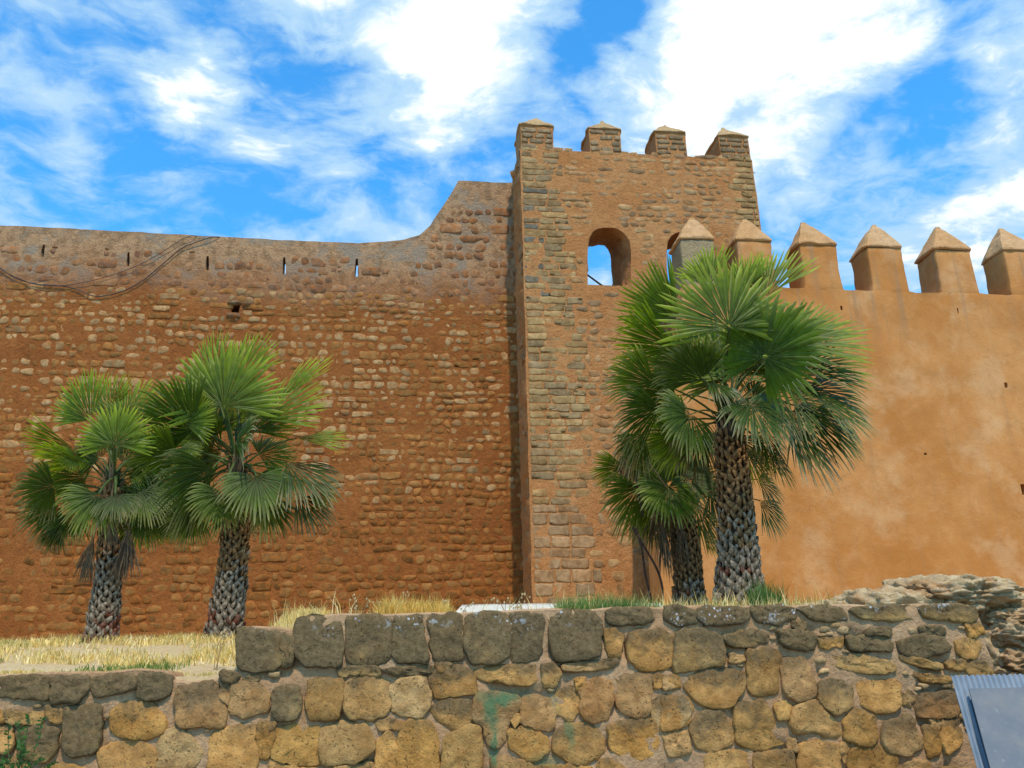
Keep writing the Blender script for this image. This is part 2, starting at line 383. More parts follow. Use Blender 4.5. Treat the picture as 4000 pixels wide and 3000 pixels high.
def slab(mb, outline, holes, Y, thick, step, amp, freq=2.2, edge_noise=0.0, tint=(.5, .5, .5, 0), backs=None, rowy=None, round_top=0.0, rough=.02):
    """vertical masonry slab: front face y = Y (finely triangulated, uneven), sides, back, and reveals of the holes lofted to the back"""
    out = resample(outline, step)
    if edge_noise:
        out = [(x+edge_noise*fbm(x*3, z*3, 1.7, 3), z+edge_noise*fbm(x*3, z*3, 9.1, 3)) for x, z in out]
    xs = [p[0] for p in out]; zs = [p[1] for p in out]
    pts = [Vector(p) for p in out]; edges = [(i, (i+1) % len(out)) for i in range(len(out))]
    hl = []
    for h in holes:
        b = len(pts); pts += [Vector(p) for p in h]; edges += [(b+i, b+(i+1) % len(h)) for i in range(len(h))]; hl.append((b, len(h)))
    nb = len(pts)
    x = min(xs)+step/2
    r = random.Random(5)
    A = np.array(out); Hs = [np.array(h) for h in holes]
    while x < max(xs):
        z = min(zs)+step/2
        while z < max(zs):
            p = (x+r.uniform(-.25, .25)*step, z+r.uniform(-.25, .25)*step)
            if inside(p, out) and ((A-np.array(p))**2).sum(1).min() > (step*.45)**2:
                ok = True
                for h in Hs:
                    if ((h-np.array(p))**2).sum(1).min() < (step*.45)**2 or inside(p, [tuple(q) for q in h]): ok = False; break
                if ok: pts.append(Vector(p))
            z += step
        x += step
    V, _, Fc, _, _, _ = geometry.delaunay_2d_cdt(pts, edges, [], 1, 1e-5)
    vs = []
    ztop = {}
    for i, p in enumerate(V):
        y = Y
        if i >= nb: y += amp*fbm(p[0]*freq, p[1]*freq, 3.3) + amp*.5*fbm(p[0]*freq*5, p[1]*freq*5, 7.7, 3)
        if rowy: y += rowy(p[0], p[1])
        vs.append((p[0], y, p[1]))
    fs = []
    for f_ in Fc:
        c = (sum(V[i][0] for i in f_)/len(f_), sum(V[i][1] for i in f_)/len(f_))
        if any(inside(c, h) for h in holes): continue
        a, b2, c2 = [Vector(vs[i]) for i in f_[:3]]
        fs.append(tuple(f_) if (b2-a).cross(c2-a).y < 0 else tuple(reversed(f_)))
    mb.add(vs, fs, tint)
    def loft(loop, back_loop, dirn, lv):
        n = len(loop); rings = []
        for k in range(lv+1):
            s = k/lv
            rings += [(a[0]*(1-s)+b[0]*s, Y+thick*s + (0 if k in (0, lv) else 0), a[1]*(1-s)+b[1]*s) for a, b in zip(loop, back_loop)]
        if lv > 1:
            rings = [(x_+ (0 if i < n or i >= n*lv else rough*fbm(x_*5, y_*5, z_*5, 3)), y_, z_+(0 if i < n or i >= n*lv else rough*fbm(z_*5, y_*5, x_*5, 3))) for i, (x_, y_, z_) in enumerate(rings)]
        q = []
        for k in range(lv):
            for i in range(n):
                j = (i+1) % n; a = k*n+i; b = k*n+j
                q.append((a, b, b+n, a+n) if dirn else (b, a, a+n, b+n))
        mb.add(rings, q, tint)
    area = sum(out[i][0]*out[(i+1) % len(out)][1]-out[(i+1) % len(out)][0]*out[i][1] for i in range(len(out)))
    if round_top:
        n = len(out); rings = []
        prof = [(0, 0), (.35*round_top, .55*round_top), (round_top, round_top*.9), (thick*.5, round_top*1.1), (thick, round_top*.8)]
        zmid = (max(zs)+min(zs))/2
        for dy, dz in prof: rings += [(a, Y+dy+(rowy(a, b) if rowy else 0), b+(dz if b > zmid else 0)) for a, b in out]
        q = []
        for k in range(len(prof)-1):
            for i in range(n):
                j = (i+1) % n; a = k*n+i; b = k*n+j
                q.append((a, b, b+n, a+n) if area < 0 else (b, a, a+n, b+n))
        mb.add(rings, q, tint)
    else: loft(out, out, area < 0, max(1, int(thick/.12)))
    bp = [Vector(p) for p in out]; be = [(i, (i+1) % len(out)) for i in range(len(out))]; bh = []
    for k, h in enumerate(holes):
        bk = backs[k] if backs and backs[k] else h
        b_ = len(bp); bp += [Vector(p) for p in bk]; be += [(b_+i, b_+(i+1) % len(bk)) for i in range(len(bk))]; bh.append([tuple(p) for p in bk])
    V2, _, F2_, _, _, _ = geometry.delaunay_2d_cdt(bp, be, [], 1, 1e-5)
    mb.add([(p[0], Y+thick, p[1]) for p in V2], [tuple(q) for q in F2_ if not any(inside((sum(V2[i][0] for i in q)/len(q), sum(V2[i][1] for i in q)/len(q)), h) for h in bh)], tint)
    for k, h in enumerate(holes):
        bk = backs[k] if backs and backs[k] else h
        ar = sum(h[i][0]*h[(i+1) % len(h)][1]-h[(i+1) % len(h)][0]*h[i][1] for i in range(len(h)))
        loft(h, bk, ar > 0, max(1, int(thick/.12)))
def box(mb, x0, x1, y0, y1, z0, z1, tint=(.5, .5, .5, 0)):
    v = [(x, y, z) for x in (x0, x1) for y in (y0, y1) for z in (z0, z1)]
    mb.add(v, [(0, 1, 3, 2), (4, 6, 7, 5), (0, 4, 5, 1), (2, 3, 7, 6), (0, 2, 6, 4), (1, 5, 7, 3)], tint)
def tube(mb, pts, r, n=8, tint=(.5, .5, .5, 0), flat=1.0, cap=True):
    pts = [Vector(p) for p in pts]; rs = r if isinstance(r, (list, tuple)) else [r]*len(pts)
    vs = []; up = Vector((0, 0, 1))
    for i, p in enumerate(pts):
        d = (pts[min(i+1, len(pts)-1)]-pts[max(i-1, 0)]).normalized()
        a = d.cross(up)
        if a.length < .05: a = d.cross(Vector((0, 1, 0)))
        a.normalize(); b = d.cross(a).normalized()
        for k in range(n):
            an = 2*pi*k/n; vs.append(p+a*cos(an)*rs[i]+b*sin(an)*rs[i]*flat)
    fs = [(i*n+k, i*n+(k+1) % n, (i+1)*n+(k+1) % n, (i+1)*n+k) for i in range(len(pts)-1) for k in range(n)]
    if cap: fs += [tuple(reversed(range(n))), tuple(range((len(pts)-1)*n, len(pts)*n))]
    mb.add(vs, fs, tint)

def small_stone(mb, cx, cz, w, h, Y, proud, tint, nseg=10, pw=3.0, face='front', embed=.03, rim=None):
    """rounded rubble stone sticking out of a wall face; face: front (-y) or left (-x)"""
    ph = uni(0, 6.28); vs = []
    sk = uni(-.12, .12)
    prof = []
    if pw >= 5:
        sk = uni(-.03, .03); j = min(.012, w*.06, h*.12)
        for u, v in ((-1, -.8), (-.9, -1), (-.2, -1), (.35, -1), (.92, -1), (1, -.75), (1, .1), (1, .8), (.9, 1), (.3, 1), (-.3, 1), (-.92, 1), (-1, .75), (-1, 0)): prof.append((u*w/2+uni(-j, j), v*h/2+uni(-j, j)))
        nseg = 0
    for k in range(nseg):
        a = 2*pi*(k+uni(-.25, .25))/nseg
        ca, sa = cos(a), sin(a)
        r = 1/((abs(ca)**pw+abs(sa)**pw)**(1/pw))
        if pw < 5: r *= 1.14*(1+.12*sin(2*a+ph)+.07*sin(3*a+ph*2.7)+uni(-.16, .14))
        prof.append((r*ca*w/2 + sk*r*sa*h/2, r*sa*h/2))
    def put(u, v, d):
        return (cx+u, Y-d, cz+v) if face == 'front' else (Y-d, cx+u, cz+v)
    nseg = len(prof)
    for s, d in (((1.0, -embed), (.97, proud*.75), (.80, proud)) if pw >= 5 else ((1.0, -.010), (.83, proud*.38), (.55, proud*.92))):
        for u, v in prof: vs.append(put(u*s, v*s, d+(uni(-.12, .12)*proud if d > 0 else 0)))
    vs.append(put(0, 0, proud*uni(.8, 1.15)))
    if rim:
        L_ = len(prof); tl = []
        for q in range(L_): tl.append((*rim, 0))
        for q in range(L_):
            k_ = uni(0, .75)*uni(.3, 1); tl.append(tuple(tint[c]*(1-k_)+rim[c]*k_ for c in range(3))+(tint[3],))
        tint = tl+[tint]*(L_+1)
    fs = []
    n = len(prof)
    for k in range(2):
        for i in range(n):
            j = (i+1) % n; q = (k*n+i, k*n+j, (k+1)*n+j, (k+1)*n+i); fs.append(q)
    fs += [(2*n+i, 2*n+(i+1) % n, 3*n) for i in range(n)]
    if face == 'left': fs = [tuple(reversed(q)) for q in fs]
    mb.add(vs, fs, tint)

def lay_stones(stones, name, mat, parent, limit=300, restname='rubble'):
    """stones: (area weight, builder kwargs). The largest become single objects, the rest one joined part."""
    stones.sort(key=lambda s: -s[0])
    for wgt, kw in stones[:limit]:
        mb = MB(); small_stone(mb, **kw)
        org = Vector((kw['cx'], kw['Y'], kw['cz'])) if kw.get('face', 'front') == 'front' else Vector((kw['Y'], kw['cx'], kw['cz']))
        mb.build(name, mat, parent, origin=org)
    if len(stones) > limit:
        mb = MB()
        for wgt, kw in stones[limit:]: small_stone(mb, **kw)
        o = mb.build(restname, mat, parent); o['kind'] = 'stuff'

def big_stone(mb, poly, Y, proud, tint, grow=.018):
    n = 34
    mx, mz = sum(p[0] for p in poly)/len(poly), sum(p[1] for p in poly)/len(poly)
    ex = (max(p[0] for p in poly)-min(p[0] for p in poly))/2; ez = (max(p[1] for p in poly)-min(p[1] for p in poly))/2
    poly = [(mx+(x-mx)*(1+grow/ex), mz+(z-mz)*(1+grow/ez)) for x, z in poly]
    pts = resample_n(chaikin(poly, 1), n)
    cx = sum(p[0] for p in pts)/n; cz = sum(p[1] for p in pts)/n
    sz = sqrt(sum((p[0]-cx)**2+(p[1]-cz)**2 for p in pts)/n)
    sd_ = uni(0, 50)
    pts = [(x+.015*fbm(x*20, z*20, sd_, 4), z+.015*fbm(x*20, z*20, sd_+9, 4)) for x, z in pts]
    vs = []
    tx, tz = uni(-.10, .10), uni(-.08, .12)
    for s, d in ((1.0, -.05), (1.0, -.002), (.975, proud*.72), (.92, proud*.97), (.66, proud*1.05), (.40, proud*1.05), (.16, proud*1.05)):
        for x, z in pts:
            u, v = cx+(x-cx)*s, cz+(z-cz)*s
            yy = Y-d
            if d > proud*.5: yy += (u-cx)*tx+(v-cz)*tz + .012*fbm(u*8, v*8, sd_, 4) + .010*fbm(u*26, v*26, sd_, 4)
            vs.append((u, yy, v))
    vs.append((cx, Y-proud*1.05+.013*fbm(cx*9, cz*9, sd_, 4), cz))
    fs = []
    hz = max(p[1] for p in pts)-cz
    tint = [(*tint[:3], max(0, min(1, tint[3]+.10+(.42 if tint[3] < .75 else .05)*(v_[2]-cz)/hz))) for v_ in vs]
    area = sum(pts[i][0]*pts[(i+1) % n][1]-pts[(i+1) % n][0]*pts[i][1] for i in range(n))
    for k in range(6):
        for i in range(n):
            j = (i+1) % n; q = (k*n+i, k*n+j, (k+1)*n+j, (k+1)*n+i); fs.append(q if area > 0 else q[::-1])
    for i in range(n):
        q = (6*n+i, 6*n+(i+1) % n, 7*n); fs.append(q if area > 0 else q[::-1])
    mb.add(vs, fs, tint)
    return Vector((cx, Y, cz))
def lerp3_(a, b, q): return tuple(a[i]*(1-q)+b[i]*q for i in range(3))
def tone(base, v=.15):
    k = 1+uni(-v, v); h = uni(-.05, .05)
    return (base[0]*k*(1+h), base[1]*k, base[2]*k*(1-h))

# ------------------------------------------------------------------ ground
def ss(x, a, b):
    x = min(1, max(0, (x-a)/(b-a))); return x*x*(3-2*x)
YF = 6.0            # front wall plane
def terrace(X, Y):
    left = 1.77+.40*ss(Y, 6.3, 9.2)+.02*max(0, Y-9)
    right = 2.05+.33*ss(Y, 6.4, 9.0)+.02*max(0, Y-9)
    k = ss(X, -1.06-.12*min(2, Y-6), -.86)
    k2 = ss(X, 3.86, 4.02)*(1-ss(Y, 6.3, 7.3))
    return (left*(1-k)+right*k)*(1-k2)+.03*fbm(X*1.3, Y*1.3, 2.2)+.012*fbm(X*7, Y*7, 5.5)-(.05 if Y < 6.1 else 0)
mb = MB(); gx = np.linspace(-14, 16, 200); gy = np.linspace(6.04, 14.2, 80)
vs = [(x, y, terrace(x, y)) for x in gx for y in gy]
fs = [(i*80+j, (i+1)*80+j, (i+1)*80+j+1, i*80+j+1) for i in range(199) for j in range(79)]
mb.add(vs, fs); o = mb.build('terrace_ground', M_SOIL); tag(o, 'dry soil terrace between the low wall and the ramparts', kind='structure')
mb = MB(); box(mb, -600, 600, -600, 900, -.3, 0); o = mb.build('street', M_STREET, smooth=False); tag(o, kind='structure')

# ------------------------------------------------------------------ left curtain wall
YL = 14.0
wall = empty('curtain_wall', (-2.5, YL, 2.3), 'long rubble stone rampart wall of red mortar with narrow slits, left of the tower', 'wall')
topl = [(-200, 868), (0, 880), (400, 898), (700, 916), (1000, 932), (1300, 946), (1400, 949), (1500, 944), (1580, 934), (1640, 918), (1680, 880), (1740, 790), (1790, 706), (1860, 708), (1920, 712), (2012, 713)]
top = [at(x, y, YL) for x, y in topl]
outl = [(-14, 1.0), (-14, 9.15)] + [(-8.6, 9.17)] + top[1:] + [(1.93, 10.42), (1.93, 1.0)]
slits = []
for x0, y0, x1, y1, w in ((172, 955, 163, 1005, 12), (502, 985, 498, 1040, 11), (811, 1000, 808, 1055, 12), (1110, 1005, 1109, 1070, 12), (1394, 1010, 1392, 1080, 13), (-160, 930, -170, 985, 12)):
    a = at(x0, y0, YL); b = at(x1, y1, YL); hw = w/250/2
    slits.append([(b[0]-hw*1.2, b[1]), (b[0]+hw*1.2, b[1]), (b[0]+hw*1.1, b[1]+(a[1]-b[1])*.4), (a[0]+hw*.7, a[1]), (a[0]-hw*.7, a[1]), (b[0]-hw*1.1, b[1]+(a[1]-b[1])*.4)])
spout = [at(x, y, YL) for x, y in ((905, 1222), (932, 1222), (936, 1205), (940, 1188), (898, 1188), (902, 1205))]
mb = MB(); slab(mb, outl, slits+[spout], YL, .27, .085, .015, edge_noise=.012)
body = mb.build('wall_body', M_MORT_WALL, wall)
mb = MB(); box(mb, -14, 1.9, YL+.272, YL+2.6, 0, 8.0)
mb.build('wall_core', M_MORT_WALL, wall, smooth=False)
# dark stones around the drain hole
for q in (((-.09, -.13), (.17, -.08)), ((-.10, .10), (.14, .05)), ((.10, .09), (.08, .06))):
    c = at(918, 1205, YL); mb = MB()
    small_stone(mb, c[0]+q[0][0]+.08, c[1]+q[0][1], q[1][0]+.08, abs(q[1][1])+.02, YL, .06, (*tone((.22, .15, .09)), .5))
    mb.build('drain_stone', M_STONE_WALL, wall)

stones = []
z = 2.2; row = 0
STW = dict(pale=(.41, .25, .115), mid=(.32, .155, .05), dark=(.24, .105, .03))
while z < 10.1:
    h = uni(.09, .145) if z < 8.2 else uni(.13, .2)
    if z < 3.6: h *= 1.12
    x = -8.0+uni(0, .2); y_shift = uni(0, 6)
    while x < 1.9:
        w = uni(.09, .19) if rnd() < .80 else (uni(.20, .38) if rnd() < .7 else uni(.05, .09))
        if z < 3.6: w *= 1.15
        cx = x+w/2; cz = z+h/2 + .07*fbm(cx*.8, z*.5, 1)+uni(-.012, .012)
        gap = uni(.008, .035)
        # roof line
        tz = 9.1
        if cx > .3: tz = 9.25+(cx-.3)/.65*1.15 if cx < .95 else 10.4
        skip = cz+h/2 > tz-.28
        hh = h*uni(.80, 1.08)
        if cz > 8.15 and cx < .1+.3*(cz-8.15): skip = skip or rnd() < .25
        if cz > 9.85: skip = True
        if cz > 7.9 and cx > .3: skip = skip or rnd() < .25
        if rnd() < .05: skip = True
        px = 918
        c = at(918, 1205, YL)
        if abs(cx-c[0]) < .17 and abs(cz-c[1]) < .16: skip = True
        for s_ in slits:
            if abs(cx-s_[0][0]) < .16 and abs(cz-s_[0][1]-.1) < .24: skip = True
        if not skip:
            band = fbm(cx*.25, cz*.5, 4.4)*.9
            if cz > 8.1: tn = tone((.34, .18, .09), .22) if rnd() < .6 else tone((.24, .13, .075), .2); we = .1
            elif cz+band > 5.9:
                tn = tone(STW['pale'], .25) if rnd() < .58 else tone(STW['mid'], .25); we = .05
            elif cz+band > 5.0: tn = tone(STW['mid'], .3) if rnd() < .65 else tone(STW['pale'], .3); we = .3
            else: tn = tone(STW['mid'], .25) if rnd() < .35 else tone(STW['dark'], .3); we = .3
            ww = w*uni(.92, 1.06)
            if hh > ww*1.25: hh = ww*1.15
            if ww > .24 and rnd() < .35: hh = h*.95
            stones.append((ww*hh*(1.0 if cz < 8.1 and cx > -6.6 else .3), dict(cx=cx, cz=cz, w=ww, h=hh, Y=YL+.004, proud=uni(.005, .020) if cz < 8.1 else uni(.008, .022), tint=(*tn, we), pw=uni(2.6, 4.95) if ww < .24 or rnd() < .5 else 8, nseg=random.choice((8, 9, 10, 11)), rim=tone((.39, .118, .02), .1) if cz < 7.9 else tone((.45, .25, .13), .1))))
            if rnd() < .14 and h-hh > .03: stones.append((.001, dict(cx=cx+uni(-.03, .03), cz=z+h-.005, w=uni(.05, .1), h=uni(.025, .04), Y=YL+.004, proud=.02, tint=(*tn, we), nseg=8)))
        x += w+gap
    z += h+uni(.004, .02); row += 1
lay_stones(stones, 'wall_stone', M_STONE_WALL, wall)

# ------------------------------------------------------------------ tower
YT = 12.9
XL, XR = 1.89, 5.99
tower = empty('gate_tower', (3.95, YT, 2.4), 'tall square stone tower with four battlements and two arched openings near its top', 'tower')
ZP = 10.40
W1f = [(2296, 1112), (2466, 1118), (2464, 1060), (2466, 1000), (2461, 945), (2442, 912), (2410, 892), (2366, 887), (2323, 896), (2304, 920), (2298, 950), (2295, 1010)]
W1f = resample_n([at(x, y, YT) for x, y in W1f], 30)
bk = [at(x, y, YT+.9) for x, y in ((2393, 1112), (2391, 1078), (2388, 1030), (2380, 985), (2365, 958), (2330, 957), (2305, 962))]
xl, zb = W1f[0]
W1b = [(xl+.02, zb), (bk[0][0]-.3, zb)] + bk + [(xl+.02, bk[-1][1]-.05), (xl+.02, bk[-1][1]-.4)]
W1b = [(x+.022*fbm(x*9, z*9, 2.5, 4), z+.022*fbm(x*9, z*9, 7.5, 4)) for x, z in resample_n(W1b, 30)]
dx = at(2604, 1010, YT)[0]-at(2296, 1010, YT)[0]
W2f = [(x+dx, z-.02) for x, z in W1f]; W2b = [(x+dx, z-.02) for x, z in W1b]
tout = [(XL-.03, .8), (XL, ZP), (XR, ZP), (XR+.02, .8)]
putl = [[at(x, y, YT) for x, y in q] for q in (((2117, 1160), (2185, 1162), (2183, 1147), (2119, 1145)), )]
mb = MB(); slab(mb, tout, [W1f, W2f, putl[0]], YT, .9, .08, .010, edge_noise=.012, backs=[W1b, W2b, None], rough=.09)
mb.build('tower_body', M_MORT_TOWER, tower)
mb = MB(); box(mb, XL+.004, XL+.5, YT+.903, YT+1.35, 7.8, ZP-.006); box(mb, XL+.004, XR-.004, YT+.903, YT+3.4, 0, 7.8)
box(mb, *sorted((putl[0][0][0]-.02, putl[0][1][0]+.02)), YT+.35, YT+.5, putl[0][0][1]-.04, putl[0][2][1]+.04)
mb.build('tower_core', M_MORT_TOWER, tower, smooth=False)
wins = [W1f, W2f]
def near_win(cx, cz, w, h):
    for wn in wins:
        for p in wn:
            if abs(p[0]-cx) < w/2+.02 and abs(p[1]-cz) < h/2+.02: return True
        if inside((cx, cz), wn): return True
    return False
QUO = [(.37, .24, .11), (.40, .255, .11), (.33, .22, .11), (.43, .28, .125)]
quoins = []; rub = []
z = 2.3
while z < ZP-.05:
    h = uni(.105, .135) if z > 4.0 else uni(.14, .2)
    if z > 10.0: h = .115
    wq = .78-.35*ss(z, 8.0, 10.3)+uni(-.14, .14)
    if z < 7: wq = .86+uni(-.12, .12)
    x = XL+.012
    up_ = z > 7.6
    while x < XL+wq:
        w = min(uni(.2, .46), XL+wq+.12-x)
        if w < .1: break
        tn = tone(random.choice(QUO[:3] if up_ else QUO[1:]), .2) if z > 4.2 else tone((.40, .25, .13), .2)
        if up_ and rnd() < .45 and x < XL+.12: tn = tone((.19, .165, .12), .25)
        quoins.append((w*h, dict(cx=x+w/2, cz=z+h/2, w=w-.016, h=h-.016, Y=YT+.004, proud=uni(.004, .014), tint=(*tn, .25 if up_ else .08), pw=9)))
        x += w
    xm0 = x+.02
    wr = .0
    if z > 8.3:
        wr = uni(.25, .5) if z > 9 else uni(.15, .35)
        x = XR-.012-wr; x0 = x
        while x < XR-.06:
            w = min(uni(.16, .34), XR-.012-x)
            if w < .07: break
            quoins.append((w*h, dict(cx=x+w/2, cz=z+h/2, w=w-.02, h=h-.024, Y=YT+.004, proud=uni(.01, .022), tint=(*tone(QUO[1], .25), .3), pw=8)))
            x += w
    # left side face of tower
    y = YT+.03
    while y < YL-.12:
        w = uni(.15, .42)
        if rnd() < .55: rub.append((.002, dict(cx=y+w/2, cz=z+h/2, w=w*.85, h=h*.7, Y=XL+.004, proud=.015, tint=(*tone((.40, .26, .14), .2), .15), pw=4, face='left')))
        y += w
    # rubble between the quoins
    x = xm0+uni(0, .05); xe = XR-wr-.05
    while x < xe:
        w = uni(.09, .24) if rnd() < .8 else uni(.24, .4)
        cx, cz = x+w/2, z+h/2+.03*fbm(x, z*3, 4)
        hh = h*uni(.7, 1.05)
        if not near_win(cx, cz, w, hh) and rnd() > .1:
            r_ = rnd()
            tn = tone((.43, .24, .105), .18) if r_ < .55 else tone((.34, .205, .105), .22) if r_ < .78 else tone((.47, .29, .135), .15)
            vis = 1.0 if (cx < 4.2 or cz > 8.9) else .2
            rub.append((w*hh*vis, dict(cx=cx, cz=cz, w=w*uni(.92, 1.06), h=min(hh, w*1.3), Y=YT+.004, proud=uni(.003, .016), tint=(*tn, .15), pw=uni(2.4, 4.9), nseg=9, rim=tone((.50, .25, .10), .1))))
        x += w+uni(.01, .05)
    z += h
lay_stones(quoins, 'quoin_stone', M_STONE_TOWER, tower, restname='lower_quoins')
lay_stones(rub, 'rubble_stone', M_STONE_TOWER, tower)

def cap_mesh(mb, x0, x1, y0, y1, z0, hgt, ov, tint=(.5, .5, .5, 0), lip=.05, round_=.0, seed=0, n=7):
    """pyramid cap with a small drip lip, edges worn"""
    vs = []; fs = []
    cx, cy = (x0+x1)/2, (y0+y1)/2
    hx, hy = (x1-x0)/2+ov, (y1-y0)/2+ov
    lean_ = .06*sin(seed*2.7+1)
    lev = [(1.0-.35*ov/hx, 0.0), (1.0, .35), (.985, 1.0)] + [None]*n
    rings = []
    for s, k in ((.94, 0.0), (1.0, lip*.35), (.99, lip)): rings.append((s, z0+k))
    for i in range(1, n+1):
        q = i/n; s = (1-q)**(1.0)*.99
        rings.append((max(s, .05+.06*round_), z0+lip+hgt*(q - round_*.16*q**5)))
    m = 6
    for s, zz_ in rings:
        for side in range(4):
            for j in range(m):
                u = -1+2*j/m
                p = {0: (u, -1), 1: (1, u), 2: (-u, 1), 3: (-1, -u)}[side]
                # knock the corners off a little
                r = 1-.06*(abs(u) > .9)
                X, Y_ = cx+p[0]*hx*s*r+lean_*max(0, 1-s), cy+p[1]*hy*s*r
                k = .030*fbm(X*5, Y_*5, zz_*5+seed, 3)
                vs.append((X+k, Y_+k*.6, zz_+.02*fbm(X*6, zz_*6, Y_*6+seed, 3)))
    L = 4*m
    for i in range(len(rings)-1):
        for j in range(L): fs.append((i*L+j, i*L+(j+1) % L, (i+1)*L+(j+1) % L, (i+1)*L+j))
    fs.append(tuple(reversed(range(L)))); fs.append(tuple(range((len(rings)-1)*L, len(rings)*L)))
    mb.add(vs, fs, tint)
def merlon_body(mb, x0, x1, y0, y1, z0, z1, seed, flare=0.0, n=5, amp=.012):
    vs = []; fs = []; m = 5; lv = 8
    cx, cy = (x0+x1)/2, (y0+y1)/2; hx, hy = (x1-x0)/2, (y1-y0)/2
    for i in range(lv+1):
        q = i/lv; zz_ = z0+(z1-z0)*q
        fl = 1+flare*(1-q)**4
        for side in range(4):
            for j in range(m):
                u = -1+2*j/m
                p = {0: (u, -1), 1: (1, u), 2: (-u, 1), 3: (-1, -u)}[side]
                r = 1-.02*(abs(u) > .9)
                X, Y_ = cx+p[0]*hx*r*fl, cy+p[1]*hy*r
                k = amp*fbm(X*4, Y_*4, zz_*4+seed, 3)
                vs.append((X+k, Y_+k*.5, zz_))
    L = 4*m
    for i in range(lv):
        for j in range(L): fs.append((i*L+j, i*L+(j+1) % L, (i+1)*L+(j+1) % L, (i+1)*L+j))
    fs.append(tuple(reversed(range(L)))); fs.append(tuple(range(lv*L, lv*L+L)))
    mb.add(vs, fs)
for i, (x0, x1) in enumerate(((XL+.012, 2.475), (3.10, 3.665), (4.275, 4.83), (5.42, XR-.012))):
    z1 = 10.87+uni(-.01, .01)
    mb = MB(); merlon_body(mb, x0, x1, YT+.006, YT+.66, ZP-.006, z1, i*3.3)
    mer = mb.build('merlon', M_MORT_TOWER, tower, smooth=False, origin=Vector((x0, YT, ZP)))
    mb = MB(); cap_mesh(mb, x0, x1, YT+.006, YT+.66, z1+.003, .36, .03, lip=.03, seed=i*5)
    mb.build('cap', M_CAP_T, mer, smooth=False)
    z = ZP+.01
    while z < z1-.05:
        h = uni(.09, .12)
        if z+h > z1: h = z1-z
        x = x0+.01
        while x < x1-.03:
            w = min(uni(.13, .30), x1-.01-x)
            if w < .05: break
            if rnd() > .12:
                mb = MB(); small_stone(mb, x+w/2, z+h/2, w-.03, h-.035, YT+.004, uni(.008, .018), (*tone((.30, .21, .12), .2), .1), pw=6)
                mb.build('block', M_STONE_TOWER, mer, origin=Vector((x+w/2, YT, z+h/2)))
            x += w
        z += h
# iron bar across the lower corner of the left opening
bar = MB(); a = at3(2292, 1072, YT+.55); b = at3(2352, 1116, YT+.55)
tube(bar, [a+(a-b)*.5, b+(b-a)*.3], .016, 6); o = bar.build('iron_bar', M_IRON); tag(o, 'dark iron bar slanting across the left arched opening of the tower', 'bar')

# ------------------------------------------------------------------ ochre plastered wall
YP = 11.8
pw_ = empty('plastered_wall', (8, YP, 2.4), 'smooth ochre plastered wall with pointed battlements, right of the tower', 'wall')
XP = [4.15, 5.04, 6.08, 7.18, 8.34, 9.48, 10.62, 11.76, 12.9]; MW = .60
ZB = 7.40
po = [(3.44, .8), (3.45, 4.6), (3.6, 5.8), (4.05, 6.7), (4.15, ZB)]
for i, x in enumerate(XP):
    if i: po += [(x-.10, ZB-.005), (x, ZB+.012)]
    po += [(x+MW-.07*(i == 0), ZB+.012), (x+MW+.10-.07*(i == 0), ZB-.005)]
po = [p for k, p in enumerate(po)]
po += [(14.6, ZB), (14.6, .8)]
def rect(px, py, w, h):
    c = at(px, py, YP); return [(c[0]-w/2, c[1]-h/2), (c[0]+w/2, c[1]-h/2), (c[0]+w/2, c[1]+h/2), (c[0]-w/2, c[1]+h/2)]
ph = [rect(3287, 1203, .035, .075), rect(3742, 1215, .022, .10), rect(3930, 1504, .055, .085), rect(3615, 1773, .045, .03), rect(3998, 1912, .07, .16)]
mb = MB(); slab(mb, po, ph, YP, .56, .11, .022, freq=1.1, edge_noise=.022)
mb.build('wall_body', M_PLASTER, pw_)
mb = MB()
for q in ph:
    box(mb, q[0][0]-.02, q[1][0]+.02, YP+.16, YP+.2, q[0][1]-.02, q[2][1]+.02)
mb.build('hole_back', M_GREYMERLON, pw_, smooth=False)
for i, x in enumerate(XP):
    z1 = 8.17+uni(-.035, .03); xj = uni(-.03, .03)
    MW_ = .53 if i == 0 else MW+uni(-.035, .025)
    mb = MB(); merlon_body(mb, x+xj, x+MW_+xj, YP+.004, YP+.556, ZB-.03, z1, i*7.7, flare=.08, amp=.03)
    mer = mb.build('merlon', M_GREYMERLON if i == 0 else M_PLASTER, pw_, smooth=True, origin=Vector((x, YP, ZB)))
    mod = mer.modifiers.new('edge_wear', 'BEVEL'); mod.width = .02; mod.segments = 2; mod.limit_method = 'ANGLE'; mod.angle_limit = radians(50)
    if i == 0: mer['label'] = 'bare grey battlement beside the tower'
    mb = MB(); cap_mesh(mb, x+xj, x+MW_+xj, YP+.004, YP+.556, z1+.003, .56+uni(-.02, .03), .03, lip=.04, round_=.9, seed=i*3.1)
    cp = mb.build('cap', M_CAP, mer, smooth=False)

